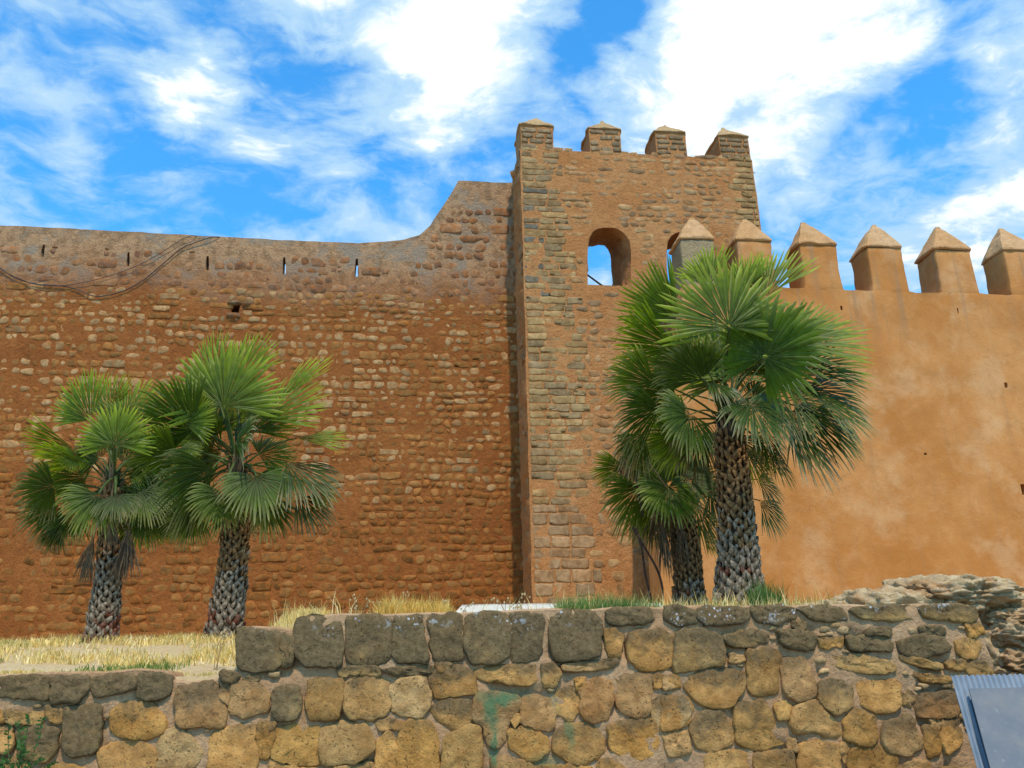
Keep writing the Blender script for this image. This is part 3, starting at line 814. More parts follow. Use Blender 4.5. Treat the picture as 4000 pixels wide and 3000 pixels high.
# ------------------------------------------------------------------ front retaining wall
fw_ = empty('retaining_wall', (.8, YF, 0), 'low retaining wall of large ochre stones with a dark weathered coping, in front', 'wall')
tp = [(0, 2640), (200, 2632), (400, 2628), (530, 2622), (655, 2632), (676, 2664), (740, 2672), (840, 2660), (868, 2648), (880, 2628), (926, 2624), (932, 2480), (950, 2456), (1000, 2452), (1100, 2460), (1148, 2465), (1160, 2432), (1190, 2412), (1300, 2407), (1420, 2408), (1600, 2400), (1800, 2397), (2000, 2387), (2330, 2380), (2400, 2374), (2600, 2376), (2730, 2374), (3000, 2374), (3300, 2370), (3500, 2368), (3720, 2360), (3790, 2368), (3820, 2390), (3832, 2420), (3850, 2470), (3858, 2530), (3880, 2580), (3888, 2640), (3900, 2720)]
tpm = [at(x, y, YF) for x, y in tp]
fo = [(-4.6, .02), (-4.6, 1.79)] + tpm + [(tpm[-1][0]+.05, 1.2), (tpm[-1][0]+.1, .02)]
mb = MB(); slab(mb, fo, [], YF, .42, .035, .010, freq=4, edge_noise=.012, round_top=.014, rowy=lambda a, b: .006+.035*ss(fbm(a*3.2, b*4.5, 31.0, 3), .18, .42)*(1 if b < 2.0 else 0))
mb.build('wall_body', M_MORT_FRONT, fw_)
# stones traced from the photograph: crop origin, then polygons with their weathering
F1 = """.9:0,555 130,545 270,540 300,570 305,640 290,670 150,665 0,650|.9:325,560 430,545 540,545 550,600 520,650 500,690 340,695 320,650|.9:565,560 700,535 820,540 830,600 760,640 570,655|.9:850,540 1000,525 1050,560 1050,650 920,685 860,670|.5:1095,620 1200,600 1320,575 1360,640 1390,740 1390,840 1200,850 1100,840|.2:1430,600 1480,575 1600,590 1655,640 1650,750 1500,790 1425,760|.8:1680,650 1720,610 1840,610 1850,680 1840,790 1700,800|.2:1905,570 2000,555 2110,570 2115,700 2080,800 1920,795 1895,700|.3:40,760 260,765 255,820 60,825|.3:-90,750 30,760 30,820 -90,825|.4:290,730 390,750 380,815 310,810|.9:405,740 560,720 620,740 610,900 590,1000 420,1020 400,900|.3:690,760 760,710 900,700 1020,800 1000,880 900,925 750,910 680,860|.1:600,1010 700,955 850,945 950,985 950,1120 800,1170 650,1150|.15:980,960 1060,860 1150,880 1180,930 1250,1000 1200,1080 1100,1150 970,1130|.15:1310,900 1450,850 1590,840 1590,950 1570,1150 1450,1200 1300,1150|.3:1605,830 1695,830 1685,930 1650,1050 1595,1030|.05:1700,870 1830,840 1960,850 1990,960 1980,1070 1850,1090 1680,1040|.2:-120,870 70,850 80,950 50,1000 -120,1030|.7:110,880 250,850 360,870 350,980 300,1060 130,1040|.8:1370,520 1450,515 1470,545 1440,570 1380,560|.5:1370,580 1415,570 1425,620 1400,720 1370,660|.1:1660,1065 1800,1100 1990,1120 1960,1240 1700,1230|.85:1470,265 1520,240 1560,255 1735,270 1728,490 1560,500 1465,480|.8:1748,285 1812,300 1798,470 1742,480|.98:1830,200 1900,170 2080,185 2110,260 2110,400 2090,475 1900,470 1820,400|.7:1500,560 1580,520 1600,560 1560,580|.3:-120,1050 120,1060 200,1120 150,1250 -120,1240|.2:250,1120 420,1080 580,1140 560,1260 270,1260"""
F2 = """.92:90,180 240,160 355,190 350,440 200,470 90,450|.98:372,185 540,165 560,300 590,440 375,450|.97:600,170 780,155 790,330 800,430 640,450 612,330|.8:822,170 1000,150 1083,170 1085,420 980,460 850,455 812,330|.9:1097,165 1200,150 1290,175 1290,300 1270,440 1110,440|.98:1345,160 1480,140 1600,150 1650,200 1650,400 1560,430 1370,440 1345,300|.95:1690,140 1800,120 1960,125 1968,190 1850,215 1700,210|.1:1685,255 1730,250 1780,280 1770,410 1710,415 1690,350|.45:1820,290 1900,265 2040,260 2098,300 2108,440 2060,490 1900,495 1820,420|.7:30,495 150,485 170,515 60,530|.8:290,500 620,480 625,515 400,530|.4:885,510 960,480 1230,470 1260,560 1180,590 1000,570 910,555|.5:1300,470 1380,465 1400,540 1370,600 1310,590|.5:1410,470 1740,440 1770,470 1600,500 1420,500|.3:80,600 150,540 330,550 350,640 345,760 250,800 90,790|.1:360,600 420,555 560,550 597,640 592,740 540,790 370,760|.5:600,560 660,480 830,485 882,560 882,650 780,650 640,670|.5:615,740 680,690 840,690 850,780 830,860 780,880 650,810|.15:872,720 900,660 1000,640 1145,670 1145,740 1080,830 1050,960 990,980 950,940 930,850 867,810|.1:1100,800 1140,770 1150,820 1120,850|.2:1162,730 1180,675 1320,670 1370,760 1358,850 1320,875 1170,830|.3:1380,640 1480,600 1515,660 1515,760 1470,810 1385,760|.1:1535,610 1640,550 1720,580 1725,700 1700,800 1580,820 1530,750|.1:1500,560 1545,550 1535,610 1510,615|.3:1740,540 1850,530 1960,530 1955,650 1950,770 1860,790 1770,740|.3:1972,540 2130,545 2140,600 2000,610|.5:1975,700 2050,660 2180,680 2205,780 2130,860 2020,870 1980,780|.3:245,820 330,805 440,830 430,860 300,865|.05:275,960 340,870 385,930 390,1200 275,1200|.15:420,870 480,810 600,820 640,900 640,1200 400,1200 408,950|.1:690,910 840,840 915,860 915,1180 670,1180|.15:1090,870 1240,860 1325,930 1325,1010 1230,1060 1100,990|.15:990,1040 1230,1080 1220,1180 990,1180|.35:1360,910 1420,850 1560,830 1660,910 1670,1000 1560,1080 1420,1050 1362,990|.35:1710,850 1850,810 1980,820 2012,930 1960,1040 1830,1045 1720,980|.05:2040,900 2130,880 2190,890 2205,1000 2090,1035|.2:1640,1070 1700,1055 1800,1100 1780,1180 1650,1180|.05:-80,880 60,830 220,835 262,980 150,1065 -70,1090|.1:0,1110 250,1080 255,1200 0,1200|.1:1250,1090 1600,1100 1600,1200 1250,1200|.6:160,490 280,490 285,525 180,525|.4:640,470 700,460 720,470 700,500 660,500"""
F3 = """.95:0,275 100,270 183,300 187,360 80,375 0,350|.95:197,280 350,275 498,280 512,320 470,365 250,375 193,330|.95:522,280 700,265 788,280 798,340 680,375 560,350|.92:812,280 1000,265 1108,290 1108,345 900,345|.7:1122,290 1300,270 1538,270 1548,330 1400,345 1200,335|.7:1562,275 1750,258 1900,275 1915,340 1860,360 1600,335|.6:62,440 130,400 340,440 362,620 200,650 55,670|.8:360,450 480,420 620,420 620,490 430,515 370,490|.85:690,420 850,420 930,450 920,520 830,530 720,500|.3:945,470 1090,460 1090,510 970,520|.92:1125,460 1350,455 1400,510 1380,540 1150,530|.95:1430,480 1550,450 1700,460 1750,530 1650,570 1470,570 1440,520|.8:1230,415 1380,400 1385,440 1240,440|.85:1560,400 1700,395 1720,440 1580,440|.8:780,370 850,365 850,400 790,400|.3:1790,490 1870,460 1945,500 1920,570 1860,590 1800,550|.3:1000,580 1180,570 1400,610 1400,660 1300,680 1100,650 1010,620|.3:490,550 640,530 700,560 692,700 688,790 600,815 520,800 510,680|.3:395,570 470,575 470,610 400,610|.25:715,600 850,580 880,640 922,770 900,830 800,845 730,790|.5:105,720 200,665 380,655 490,680 490,770 380,890 250,880 150,820|.3:-10,700 70,705 85,760 -10,775|.4:-20,820 130,830 172,890 130,1000 -20,1035|.5:937,780 980,720 1130,720 1150,790 1150,880 1060,925 950,860|.1:1190,740 1300,720 1430,730 1442,850 1425,900 1320,925 1220,880|.4:1458,820 1490,790 1525,820 1510,890 1452,860|.5:1540,815 1790,800 1800,940 1650,950 1545,930|.4:1520,690 1760,700 1760,730 1600,730|.1:665,880 740,850 780,880 760,950 700,960|.1:770,990 800,880 920,850 1000,940 1082,1000 1078,1050 1020,1085 930,1040 800,1050|.25:1097,950 1180,910 1270,930 1300,1080 1250,1130 1110,1090|.3:425,870 600,845 650,920 728,1100 600,1145 442,1120 430,950|.5:150,1010 220,915 330,910 410,1000 415,1110 280,1160 200,1130|.35:1330,1060 1370,980 1520,940 1580,1120 1500,1190 1370,1160|.2:1640,970 1700,970 1700,1000 1650,1010|.1:760,1090 800,1090 800,1150 760,1150|.1:830,1130 930,1090 1060,1125 1068,1320 830,1320|.1:1078,1110 1130,1110 1110,1240 1088,1200|.2:1142,1150 1280,1120 1420,1190 1420,1340 1132,1340|.1:250,1180 480,1160 490,1340 250,1340|.2:550,1180 780,1160 790,1340 550,1340|.1:1480,1230 1620,1220 1620,1340 1470,1340|.4:1720,980 1800,960 1820,1100 1740,1180 1700,1080|.1:640,1170 700,1165 0,0""".replace('|.1:640,1170 700,1165 0,0', '|.3:1590,1010 1690,1020 1690,1160 1620,1200 1600,1100|.35:1850,620 1940,610 2010,650 2000,700 1880,690|.4:1740,610 1830,600 1840,650 1750,650|.2:1450,580 1560,590 1700,620 1690,650 1480,620|.3:1850,380 1930,375 1955,430 1880,445')
traced = []
for (ox, oy, txt) in ((0, 2300, F1), (1300, 2300, F2), (2600, 2200, F3)):
    for s_ in txt.split('|'):
        w_, pl = s_.split(':')
        pts = [at(ox+float(a.split(',')[0])/1.58, oy+float(a.split(',')[1])/1.58, YF) for a in pl.split()]
        traced.append((float(w_), pts))
for w_, pts in traced:
    w2 = w_
    base = (.50, .255, .062) if w2 < .6 else (.42, .265, .10)
    if w2 < .6: base = lerp3_((.50, .255, .068), (.46, .26, .095), rnd()) if rnd() < .8 else lerp3_((.40, .21, .08), (.50, .30, .12), rnd())
    tn = tone(base, .18)
    mb = MB(); org = big_stone(mb, pts, YF+.006, uni(.012, .026) if w2 < .7 else uni(.016, .03), (*tn, max(.0, min(1, w2*.95))))
    o = mb.build('stone', M_STONE_FRONT, fw_, origin=org)
# small packing stones between them, and the courses below and beside the frame
allb = [(min(p[0] for p in q), max(p[0] for p in q), min(p[1] for p in q), max(p[1] for p in q)) for _, q in traced]
def taken(x, z, r): return any(a-r < x < b+r and c-r < z < d+r for a, b, c, d in allb)
pack = []
for _ in range(1500):
    x, z = uni(-2.4, 3.9), uni(1.25, 2.05)
    zt = 1.72 if x < -.95 else 2.1
    r = uni(.018, .04)
    if z > zt-.06 or taken(x, z, r*.9) or any(abs(x-a)+abs(z-b) < r+c for a, b, c in pack): continue
    pack.append((x, z, r))
for x, z, r in pack:
    mb = MB(); small_stone(mb, x, z, r*2.4, r*1.3, YF+.004, .015, (*tone((.44, .29, .14), .25), .3), nseg=9)
    mb.build('packing_stone', M_STONE_FRONT, fw_, origin=Vector((x, YF, z)))
z = .05
while z < 1.75:
    h = uni(.2, .3); x = -4.5
    while x < 4.1:
        w = uni(.22, .4)
        if (z+h < 1.22 or x+w < -2.5):
            if z+h < 1.78:
                q = [(x+.01, z+.02), (x+w*.5, z+.005), (x+w-.02, z+.015), (x+w-.02, z+h*.5), (x+w-.03, z+h-.03), (x+w*.5, z+h-.015), (x+.02, z+h-.02), (x+.005, z+h*.5)]
                mb = MB(); org = big_stone(mb, q, YF+.006, uni(.02, .04), (*tone((.50, .30, .105), .16), .2)); mb.build('stone', M_STONE_FRONT, fw_, origin=org)
        x += w+uni(.01, .04)
    z += h+.01

# ------------------------------------------------------------------ craggy rock behind the right end of the wall
def rock_mat():
    m, tt = new_mat('weathered_rock', .95)
    a = tt.attr('tint').outputs['Color']
    n1 = tt.noise(tt.pos, 6, 7, .7, .6); n2 = tt.noise(tt.pos, 28, 6, .7)
    c = tt.mix(tt.mapr(n1, .35, .62), (.66, .48, .26), (.46, .31, .16))
    c = tt.mix(tt.mapr(tt.noise(tt.pos, 3.1, 6, .6), .50, .62, 0, .8), c, (.48, .26, .11))
    c = tt.mix(tt.mapr(n2, .5, .7, 0, .6), c, (.62, .55, .40))
    tt.l.new(c, tt.b.inputs['Base Color'])
    tt.l.new(bump(tt, tt.math('ADD', n1, tt.math('MULTIPLY', n2, .6)), 1, .05), tt.b.inputs['Normal'])
    return m
M_ROCK = rock_mat()
rk = MB()
def crag(cx, cy, cz, rx, ry, rz, seed, amp=.35, nu=84, nv=50):
    vs = []
    for j in range(nv+1):
        th = pi*j/nv
        for i in range(nu):
            ph_ = 2*pi*i/nu
            d = Vector((sin(th)*cos(ph_), sin(th)*sin(ph_), cos(th)))
            k = 1+amp*noise.ridged_multi_fractal(d*1.6+Vector((seed, 0, 0)), 1.0, 2.2, 5, .9, 2.0, noise_basis='PERLIN_ORIGINAL')*.45-amp*.5
            k += .16*fbm(d.x*5, d.y*5, d.z*5+seed, 5)
            p = Vector((d.x*rx, d.y*ry, d.z*rz))*k
            # horizontal bedding ledges
            p.x += .03*sin((p.z+cz)*30+8*fbm(p.x*3, p.y*3, seed))*rx; p.y += .02*sin((p.z+cz)*30+6*fbm(p.x*4, 2, seed))*ry
            vs.append((cx+p.x, cy+p.y, cz+p.z))
    fs = [(j*nu+i, (j+1)*nu+i, (j+1)*nu+(i+1) % nu, j*nu+(i+1) % nu) for j in range(nv) for i in range(nu)]
    rk.add(vs, fs)
def atr(px, py, Y): x, z = at(px, py, Y); return x, Y, z
crag(*atr(3480, 2400, 7.2), .60, .5, .22, 1.3)
crag(*atr(3280, 2415, 7.3), .50, .4, .15, 4.3)
crag(*atr(3600, 2345, 7.3), .42, .45, .20, 7.9, .5)
crag(*atr(3740, 2335, 7.1), .46, .5, .17, 11.2, .5)
crag(*atr(3830, 2390, 7.2), .42, .45, .20, 15.2, .5)
crag(*atr(3960, 2480, 6.75), .22, .3, .14, 19.7, .6)
crag(*atr(3880, 2580, 7.0), .35, .4, .35, 23.7, .5)
crag(*atr(3980, 2600, 6.7), .24, .3, .13, 27.7, .6)
crag(*atr(4060, 2540, 6.8), .24, .4, .40, 31.7, .5)
crag(*atr(3900, 2650, 6.8), .22, .3, .10, 41.7, .5)
crag(*atr(3930, 2420, 6.85), .22, .3, .09, 45.1, .5)
crag(*atr(3900, 2800, 7.4), .6, .4, .5, 35.7, .5)
for k in range(70):
    px = uni(3180, 3990); top_ = 2375-(px-3180)*.16 if px < 3650 else 2290+(px-3650)*.2
    x_, y_, z_ = atr(px, top_+uni(0, 60), uni(6.75, 7.3)); r_ = uni(.02, .06)
    crag(x_, y_, z_, r_*1.4, r_, r_*.7, k*3.7, .5, 10, 7)
o = rk.build('rock_outcrop', M_ROCK, smooth=True, origin=Vector(atr(3700, 2500, 7.2))); tag(o, 'craggy eroded rock rising behind the right end of the low wall', 'rock')

# ------------------------------------------------------------------ metal sheets leaning at the right
def sheet_mat(name, c1, c2, rough, metal):
    m, tt = new_mat(name, rough, .25)
    n = tt.noise(tt.pos, 5, 6, .6); n2 = tt.noise(tt.pos, 26, 5, .7)
    c = tt.mix(tt.mapr(n, .35, .65), c1, c2)
    c = tt.mix(tt.mapr(n2, .58, .72, 0, .5), c, (.27, .27, .26))
    tt.l.new(c, tt.b.inputs['Base Color']); tt.b.inputs['Metallic'].default_value = metal
    tt.l.new(bump(tt, n, .3, .02), tt.b.inputs['Normal'])
    return m
M_SH1 = sheet_mat('galvanised_blue', (.15, .19, .23), (.21, .245, .28), .6, .0)
M_SH2 = sheet_mat('dull_grey_blue', (.13, .14, .155), (.175, .17, .165), .7, .0)
def leaning(quad, thick, mat, name, label, cat, ribs=0, amp=.014, base=.0):
    a, b, c, d = [Vector(q) for q in quad]      # top-left, top-right, bottom-right, bottom-left
    nx, nz = (ribs*10 if ribs else 10), 8; nrm = (b-a).cross(d-a).normalized()
    if nrm.y > 0: nrm = -nrm
    vs = []
    for k in (0, 1):
        for j in range(nz+1):
            for i in range(nx+1):
                u, v = i/nx, j/nz; p = a.lerp(b, u).lerp(d.lerp(c, u), v)
                h = 0
                if ribs:
                    s = (u*ribs) % 1; h = amp*max(-1, min(1, 2.2*cos(2*pi*s)))
                h += .006*fbm(p.x*3, p.z*3, 1.1)
                vs.append(p+nrm*(h-(thick if k else 0)))
    N_ = (nx+1)*(nz+1); fs = []
    for j in range(nz):
        for i in range(nx):
            q = (j*(nx+1)+i, j*(nx+1)+i+1, (j+1)*(nx+1)+i+1, (j+1)*(nx+1)+i)
            fs.append(q[::-1]); fs.append(tuple(N_+w for w in q))
    for i in range(nx):
        fs.append((i, i+1, N_+i+1, N_+i)); e = nz*(nx+1)+i; fs.append((e+1, e, N_+e, N_+e+1))
    for j in range(nz):
        e = j*(nx+1); fs.append((e+nx+1, e, N_+e, N_+e+nx+1)); e = e+nx; fs.append((e, e+nx+1, N_+e+nx+1, N_+e))
    mb = MB(); mb.add(vs, fs); o = mb.build(name, mat, smooth=bool(ribs), origin=(a+b+c+d)/4); tag(o, label, cat); return o
def to_floor(top, thru):
    d = thru-top; return top+d*((top.z-.02)/(top.z-thru.z))
tl = at3(3712, 2640, 5.35); br_ = to_floor(tl, at3(3815, 3000, 5.12))
tr = tl+Vector((.95, .05, 0)); trb = br_+Vector((.95, .05, 0))
leaning((tl, tr, trb, br_), .003, M_SH1, 'corrugated_sheet', 'bluish corrugated metal sheet leaning on the right end of the low wall', 'metal sheet', ribs=26, amp=.009)
tl = at3(3784, 2690, 5.26); bl = to_floor(tl, at3(3870, 3000, 5.05))
leaning((tl, tl+Vector((.9, .05, 0)), bl+Vector((.9, .05, 0)), bl), .006, M_SH2, 'flat_metal_sheet', 'flat dull grey metal sheet leaning in front of the corrugated one', 'metal sheet')

# ------------------------------------------------------------------ white panel lying behind the coping
M_WHITE = plain('white_panel_plastic', (.66, .61, .49), .5)
a = at3(1806, 2360, 7.6); b = at3(2580, 2354, 7.9)
c = at3(2620, 2420, 6.95); d = at3(1745, 2430, 6.75)
leaning((a, b, c, d), .012, M_WHITE, 'white_panel', 'cream white ribbed panel lying tilted behind the coping of the low wall', 'panel', ribs=60, amp=.0012)

# ------------------------------------------------------------------ cables on the left wall
def smoothpath(pts, k=6):
    P_ = [Vector(p) for p in pts]; out = []
    for i in range(len(P_)-1):
        p0, p1, p2, p3 = P_[max(i-1, 0)], P_[i], P_[i+1], P_[min(i+2, len(P_)-1)]
        for j in range(k):
            s = j/k
            out.append(.5*((2*p1)+(-p0+p2)*s+(2*p0-5*p1+4*p2-p3)*s*s+(-p0+3*p1-3*p2+p3)*s**3))
    out.append(P_[-1]); return out
def cable(pts, r, label, Y=YL-.035):
    q = [at3(x/1.7015, 850+y/1.7015, Y) for x, y in pts]
    q[-1].y = YL+.12
    mb = MB(); tube(mb, smoothpath(q), r, 6); o = mb.build('cable', M_CABLE); tag(o, label, 'cable', 'cables hanging on the left wall')
cable([(-260, 180), (0, 335), (100, 400), (240, 440), (420, 455), (500, 475), (620, 520), (720, 515), (850, 475), (960, 410), (1080, 310), (1200, 210), (1300, 165), (1430, 128), (1510, 124)], .008, 'thick black cable sagging low across the left wall below its slits')
cable([(-250, 200), (0, 342), (100, 392), (250, 448), (420, 452), (560, 430), (700, 395), (850, 345), (1000, 275), (1100, 215), (1200, 150), (1280, 120), (1350, 112)], .005, 'thinner black cable rising in a higher curve across the left wall', YL-.045)

# ------------------------------------------------------------------ palms
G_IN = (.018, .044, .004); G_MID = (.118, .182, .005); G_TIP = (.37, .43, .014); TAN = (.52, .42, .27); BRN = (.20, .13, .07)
def lerp3(a, b, s): return tuple(a[i]*(1-s)+b[i]*s for i in range(3))
def frond(root, crown, spec, palmY):
    hx, hy, ang, R, spread, fface, az, dy, age, droop = spec
    hub = at3(hx, hy, palmY+dy)
    if 40 < ang < 140: R *= 1.10
    R = R/FPX*(hub-Vector((0, 0, EYE))).dot(FW)*1.08
    a_ = radians(ang); rh = Vector((1, 0, 0)); uv = Vector((0, 0, 1)); fwv = Vector((0, 1, 0))
    ax = (rh*cos(a_)+uv*sin(a_)+fwv*az).normalized()
    pp = (-rh*sin(a_)+uv*cos(a_))
    b_ = (pp*fface+fwv*sqrt(max(0, 1-fface*fface))); b_ = (b_-ax*b_.dot(ax)).normalized()
    nr = ax.cross(b_).normalized()
    if nr.y > 0 : nr = -nr
    n = int(24+spread/18) if spread > 100 else 22
    mb = MB(); half = radians(spread)/2; dth = 2*half/n
    seed = uni(0, 99)
    dead = age >= 2
    fk = uni(.8, 1.15)*(1-.2*min(1, age))
    for i in range(n):
        th = -half+(i+.5)*dth
        dr = ax*cos(th)+b_*sin(th)
        side = nr.cross(dr).normalized()
        L = R*(.80+.20*cos(th*.75))*uni(.92, 1.06)*(uni(.75, 1) if dead else 1)
        if dead: dr = (dr+nr*uni(-.15, .15)+ax*.5).normalized()
        cup = .10*R*(1-cos(th))
        gr = droop*uni(.35, .85); split = uni(.56, .70)
        st = (.04, .22, .42, split, .80, .92, 1.0)
        vs = []; cs = []
        tipb = uni(-.1, .1)*(1 + (age > .5)*1.0)
        jit = uni(-.04, .04)
        for k, q in enumerate(st):
            r = L*q
            wdt = r*dth*.54 if q <= split+.001 else L*split*dth*.54*(1-(q-split)/(1-split))**.60
            p = hub+dr*r-nr*cup*q*q
            fall = gr*L*max(0, q-.35)**2 + (uni(.25, .55)*L*max(0, q-.78)**1.2 if age > .25 and q > .8 else 0)
            p = p+Vector((0, 0, -fall))+side*(tipb*L*max(0, q-split)**1.4+jit*L*max(0, q-split))+nr*(.02*L*sin(q*5+i*1.7))
            rid = nr*wdt*.55*(1 if q <= split+.001 else .8)
            vs += [p-side*wdt, p+rid, p+side*wdt]
            if dead: c_ = lerp3((.085, .05, .028), (.24, .17, .10), min(1, max(0, fbm(i*.9, q*3, seed)+.5)))
            else:
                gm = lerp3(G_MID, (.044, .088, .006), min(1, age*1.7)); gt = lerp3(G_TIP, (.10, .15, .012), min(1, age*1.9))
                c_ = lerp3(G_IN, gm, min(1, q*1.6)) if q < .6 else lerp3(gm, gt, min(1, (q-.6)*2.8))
                if age > .28 and q > .72: c_ = lerp3(c_, TAN if rnd() < .8 else BRN, min(1, (q-.70)*3.3)*min(1, age*1.25))
                elif q == 1.0 and rnd() < .5: c_ = lerp3(c_, (.40, .30, .08), .7)
                if age > .85 and q > .45 and fbm(i*.35, 3, seed) > -.05: c_ = lerp3(c_, (.24, .17, .05), .6)
            k2 = (1+.16*sin(i*2.3+seed))*(fk if not dead else 1)
            cc = (c_[0]*k2, c_[1]*k2, c_[2]*k2, 0)
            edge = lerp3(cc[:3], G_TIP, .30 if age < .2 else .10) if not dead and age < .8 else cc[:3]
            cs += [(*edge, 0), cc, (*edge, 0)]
        fs = []
        for k in range(len(st)-1):
            b0 = k*3; fs += [(b0, b0+1, b0+4, b0+3), (b0+1, b0+2, b0+5, b0+4)]
        mb.add(vs, fs, cs)
        # loose pale fibres between the tips
        if not dead and rnd() < .3:
            p0 = hub+dr*L*.62+side*L*split*dth*.5; q0 = p0+dr*L*uni(.15, .3)+side*L*uni(-.07, .07)+Vector((0, 0, -L*uni(.0, .12)))
            w_ = Vector((.0016, 0, .0016)); mb.add([p0-w_, p0+w_, q0+w_*.3, q0-w_*.3], [(0, 1, 2, 3)], (.48, .42, .28, 0))
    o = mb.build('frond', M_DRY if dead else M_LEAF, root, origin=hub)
    if dead: o['label'] = 'dead brown hanging frond'
    # stalk from the crown to the fan
    st_ = crown+Vector((uni(-.04, .04), uni(-.05, .03), uni(-.10, .12)))
    mid = st_.lerp(hub, .5)+Vector((0, 0, .06+.10*(hub-st_).length*(1 if hub.z > st_.z-.3 else 2.0)))
    pts = [st_*((1-s)**2)+mid*(2*s*(1-s))+hub*(s*s) for s in [k/7 for k in range(8)]]
    mb = MB(); tube(mb, pts, [.020-.009*k/7 for k in range(8)], 6, (*((.16, .11, .06) if dead else (.11, .15, .035)), 0), flat=.5)
    mb.build('stalk', M_DRY if dead else M_LEAF, o)
    return o
def scale_mesh(kind):
    """one old leaf base, split into two straps that spread upwards; local x across, z up, -y outwards"""
    mb = MB()
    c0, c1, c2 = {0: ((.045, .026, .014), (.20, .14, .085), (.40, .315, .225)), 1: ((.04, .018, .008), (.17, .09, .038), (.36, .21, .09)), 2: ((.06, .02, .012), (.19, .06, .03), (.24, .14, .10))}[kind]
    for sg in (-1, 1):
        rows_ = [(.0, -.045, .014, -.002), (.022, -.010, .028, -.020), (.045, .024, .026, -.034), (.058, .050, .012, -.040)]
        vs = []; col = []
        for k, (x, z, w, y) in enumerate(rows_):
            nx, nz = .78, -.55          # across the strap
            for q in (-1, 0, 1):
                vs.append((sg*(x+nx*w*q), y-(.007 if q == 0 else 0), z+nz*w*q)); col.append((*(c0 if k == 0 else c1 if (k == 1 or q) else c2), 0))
        n = len(vs)
        vs += [(x*.98, y+.016, z) for x, y, z in vs]; col += [(*c0, 0)]*n
        fs = []
        for k in range(3):
            for q in range(2):
                a_ = k*3+q; f_ = (a_, a_+1, a_+4, a_+3); fs.append(f_ if sg > 0 else f_[::-1])
            for e in (0, 2):
                a_ = k*3+e; fs.append((a_, a_+3, a_+3+n, a_+n))
        fs.append((9, 10, 10+n, 9+n)); fs.append((10, 11, 11+n, 10+n))
        mb.add(vs, fs, col)
    return mb.mesh('leaf_base', M_BARK, smooth=False)
SCALES = [scale_mesh(k) for k in range(3)]
def palm(label, base_px, top_px, Yp, rb, rt, fronds, greyfrac, skirt=(), sc=1.0, topY=0.0, flare=.25):
    bx, bz = at(*base_px, Yp); gz = terrace(bx, Yp)-.04; base = Vector((bx, Yp, gz))
    topv = at3(*top_px, Yp+topY)
    root = empty('fan_palm', base, label, 'palm tree', 'fan palms on the terrace')
    mb = MB(); nn = 14; pts = []; rs = []
    for k in range(nn+1):
        s = k/nn; p = base.lerp(topv, s)+Vector((.03*sin(s*3), 0, 0))
        pts.append(p); rs.append((rb*(1-s)+rt*s)*(1+flare*(1-s)**6)-.02)
    tube(mb, pts, rs, 16, (.10, .065, .04, 0)); trunk = mb.build('trunk', M_BARK, root)
    H = (topv-base).length; rows = int(H/(.074*sc)); cnt = 0
    for r_ in range(rows):
        s = (r_+.3)/rows; k = min(nn-1, int(s*nn)); fr = s*nn-k
        c = pts[k].lerp(pts[k+1], fr); rad = rs[k]*(1-fr)+rs[k+1]*fr+.006
        m_ = max(7, int(round(2*pi*rad/(.118*sc))))
        for j in range(m_):
            if cnt >= 298: break
            th = 2*pi*(j+.5*(r_ % 2))/m_+uni(-.06, .06)
            kind = 0 if s+uni(-.12, .12) < greyfrac else 1
            if s < .2 and rnd() < .22: kind = 2
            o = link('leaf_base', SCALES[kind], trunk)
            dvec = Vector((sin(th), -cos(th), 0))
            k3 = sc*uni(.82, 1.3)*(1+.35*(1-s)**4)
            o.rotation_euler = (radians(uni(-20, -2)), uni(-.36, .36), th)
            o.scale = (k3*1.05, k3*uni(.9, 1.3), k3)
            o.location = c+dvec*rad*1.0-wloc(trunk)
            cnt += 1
    crown = topv+Vector((0, 0, .05))
    # fibrous heart of the crown
    mb = MB()
    for k in range(60):
        th = uni(0, 6.28); r0 = rt*uni(.3, .9); p = topv+Vector((r0*cos(th), r0*sin(th), uni(-.25, .05)))
        q = p+Vector((cos(th)*uni(.03, .12), sin(th)*uni(.03, .12), uni(.08, .24)))
        w_ = Vector((-sin(th), cos(th), 0))*.014
        mb.add([p-w_, p+w_, q+w_*.3, q-w_*.3], [(0, 1, 2, 3)], (*lerp3((.20, .10, .05), (.30, .19, .10), rnd()), 0))
    mb.build('crown_fibre', M_DRY, root, smooth=False)
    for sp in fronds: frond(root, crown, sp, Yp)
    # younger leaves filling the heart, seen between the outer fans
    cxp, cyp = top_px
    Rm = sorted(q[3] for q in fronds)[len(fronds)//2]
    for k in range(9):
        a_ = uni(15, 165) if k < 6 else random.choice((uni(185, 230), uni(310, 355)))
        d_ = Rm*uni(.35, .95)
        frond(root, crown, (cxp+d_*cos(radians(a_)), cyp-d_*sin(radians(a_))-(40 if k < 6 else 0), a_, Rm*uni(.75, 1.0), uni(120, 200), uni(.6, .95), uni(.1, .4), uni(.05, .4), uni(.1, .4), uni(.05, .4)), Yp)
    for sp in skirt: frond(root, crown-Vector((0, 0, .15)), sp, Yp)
    return root
def c4(l): return [(x/1.2764, 1250+y/1.2764, a, r/1.2764, *k) for x, y, a, r, *k in l]
def c5(l): return [(2250+x/1.07, 900+y/1.07, a, r/1.07, *k) for x, y, a, r, *k in l]
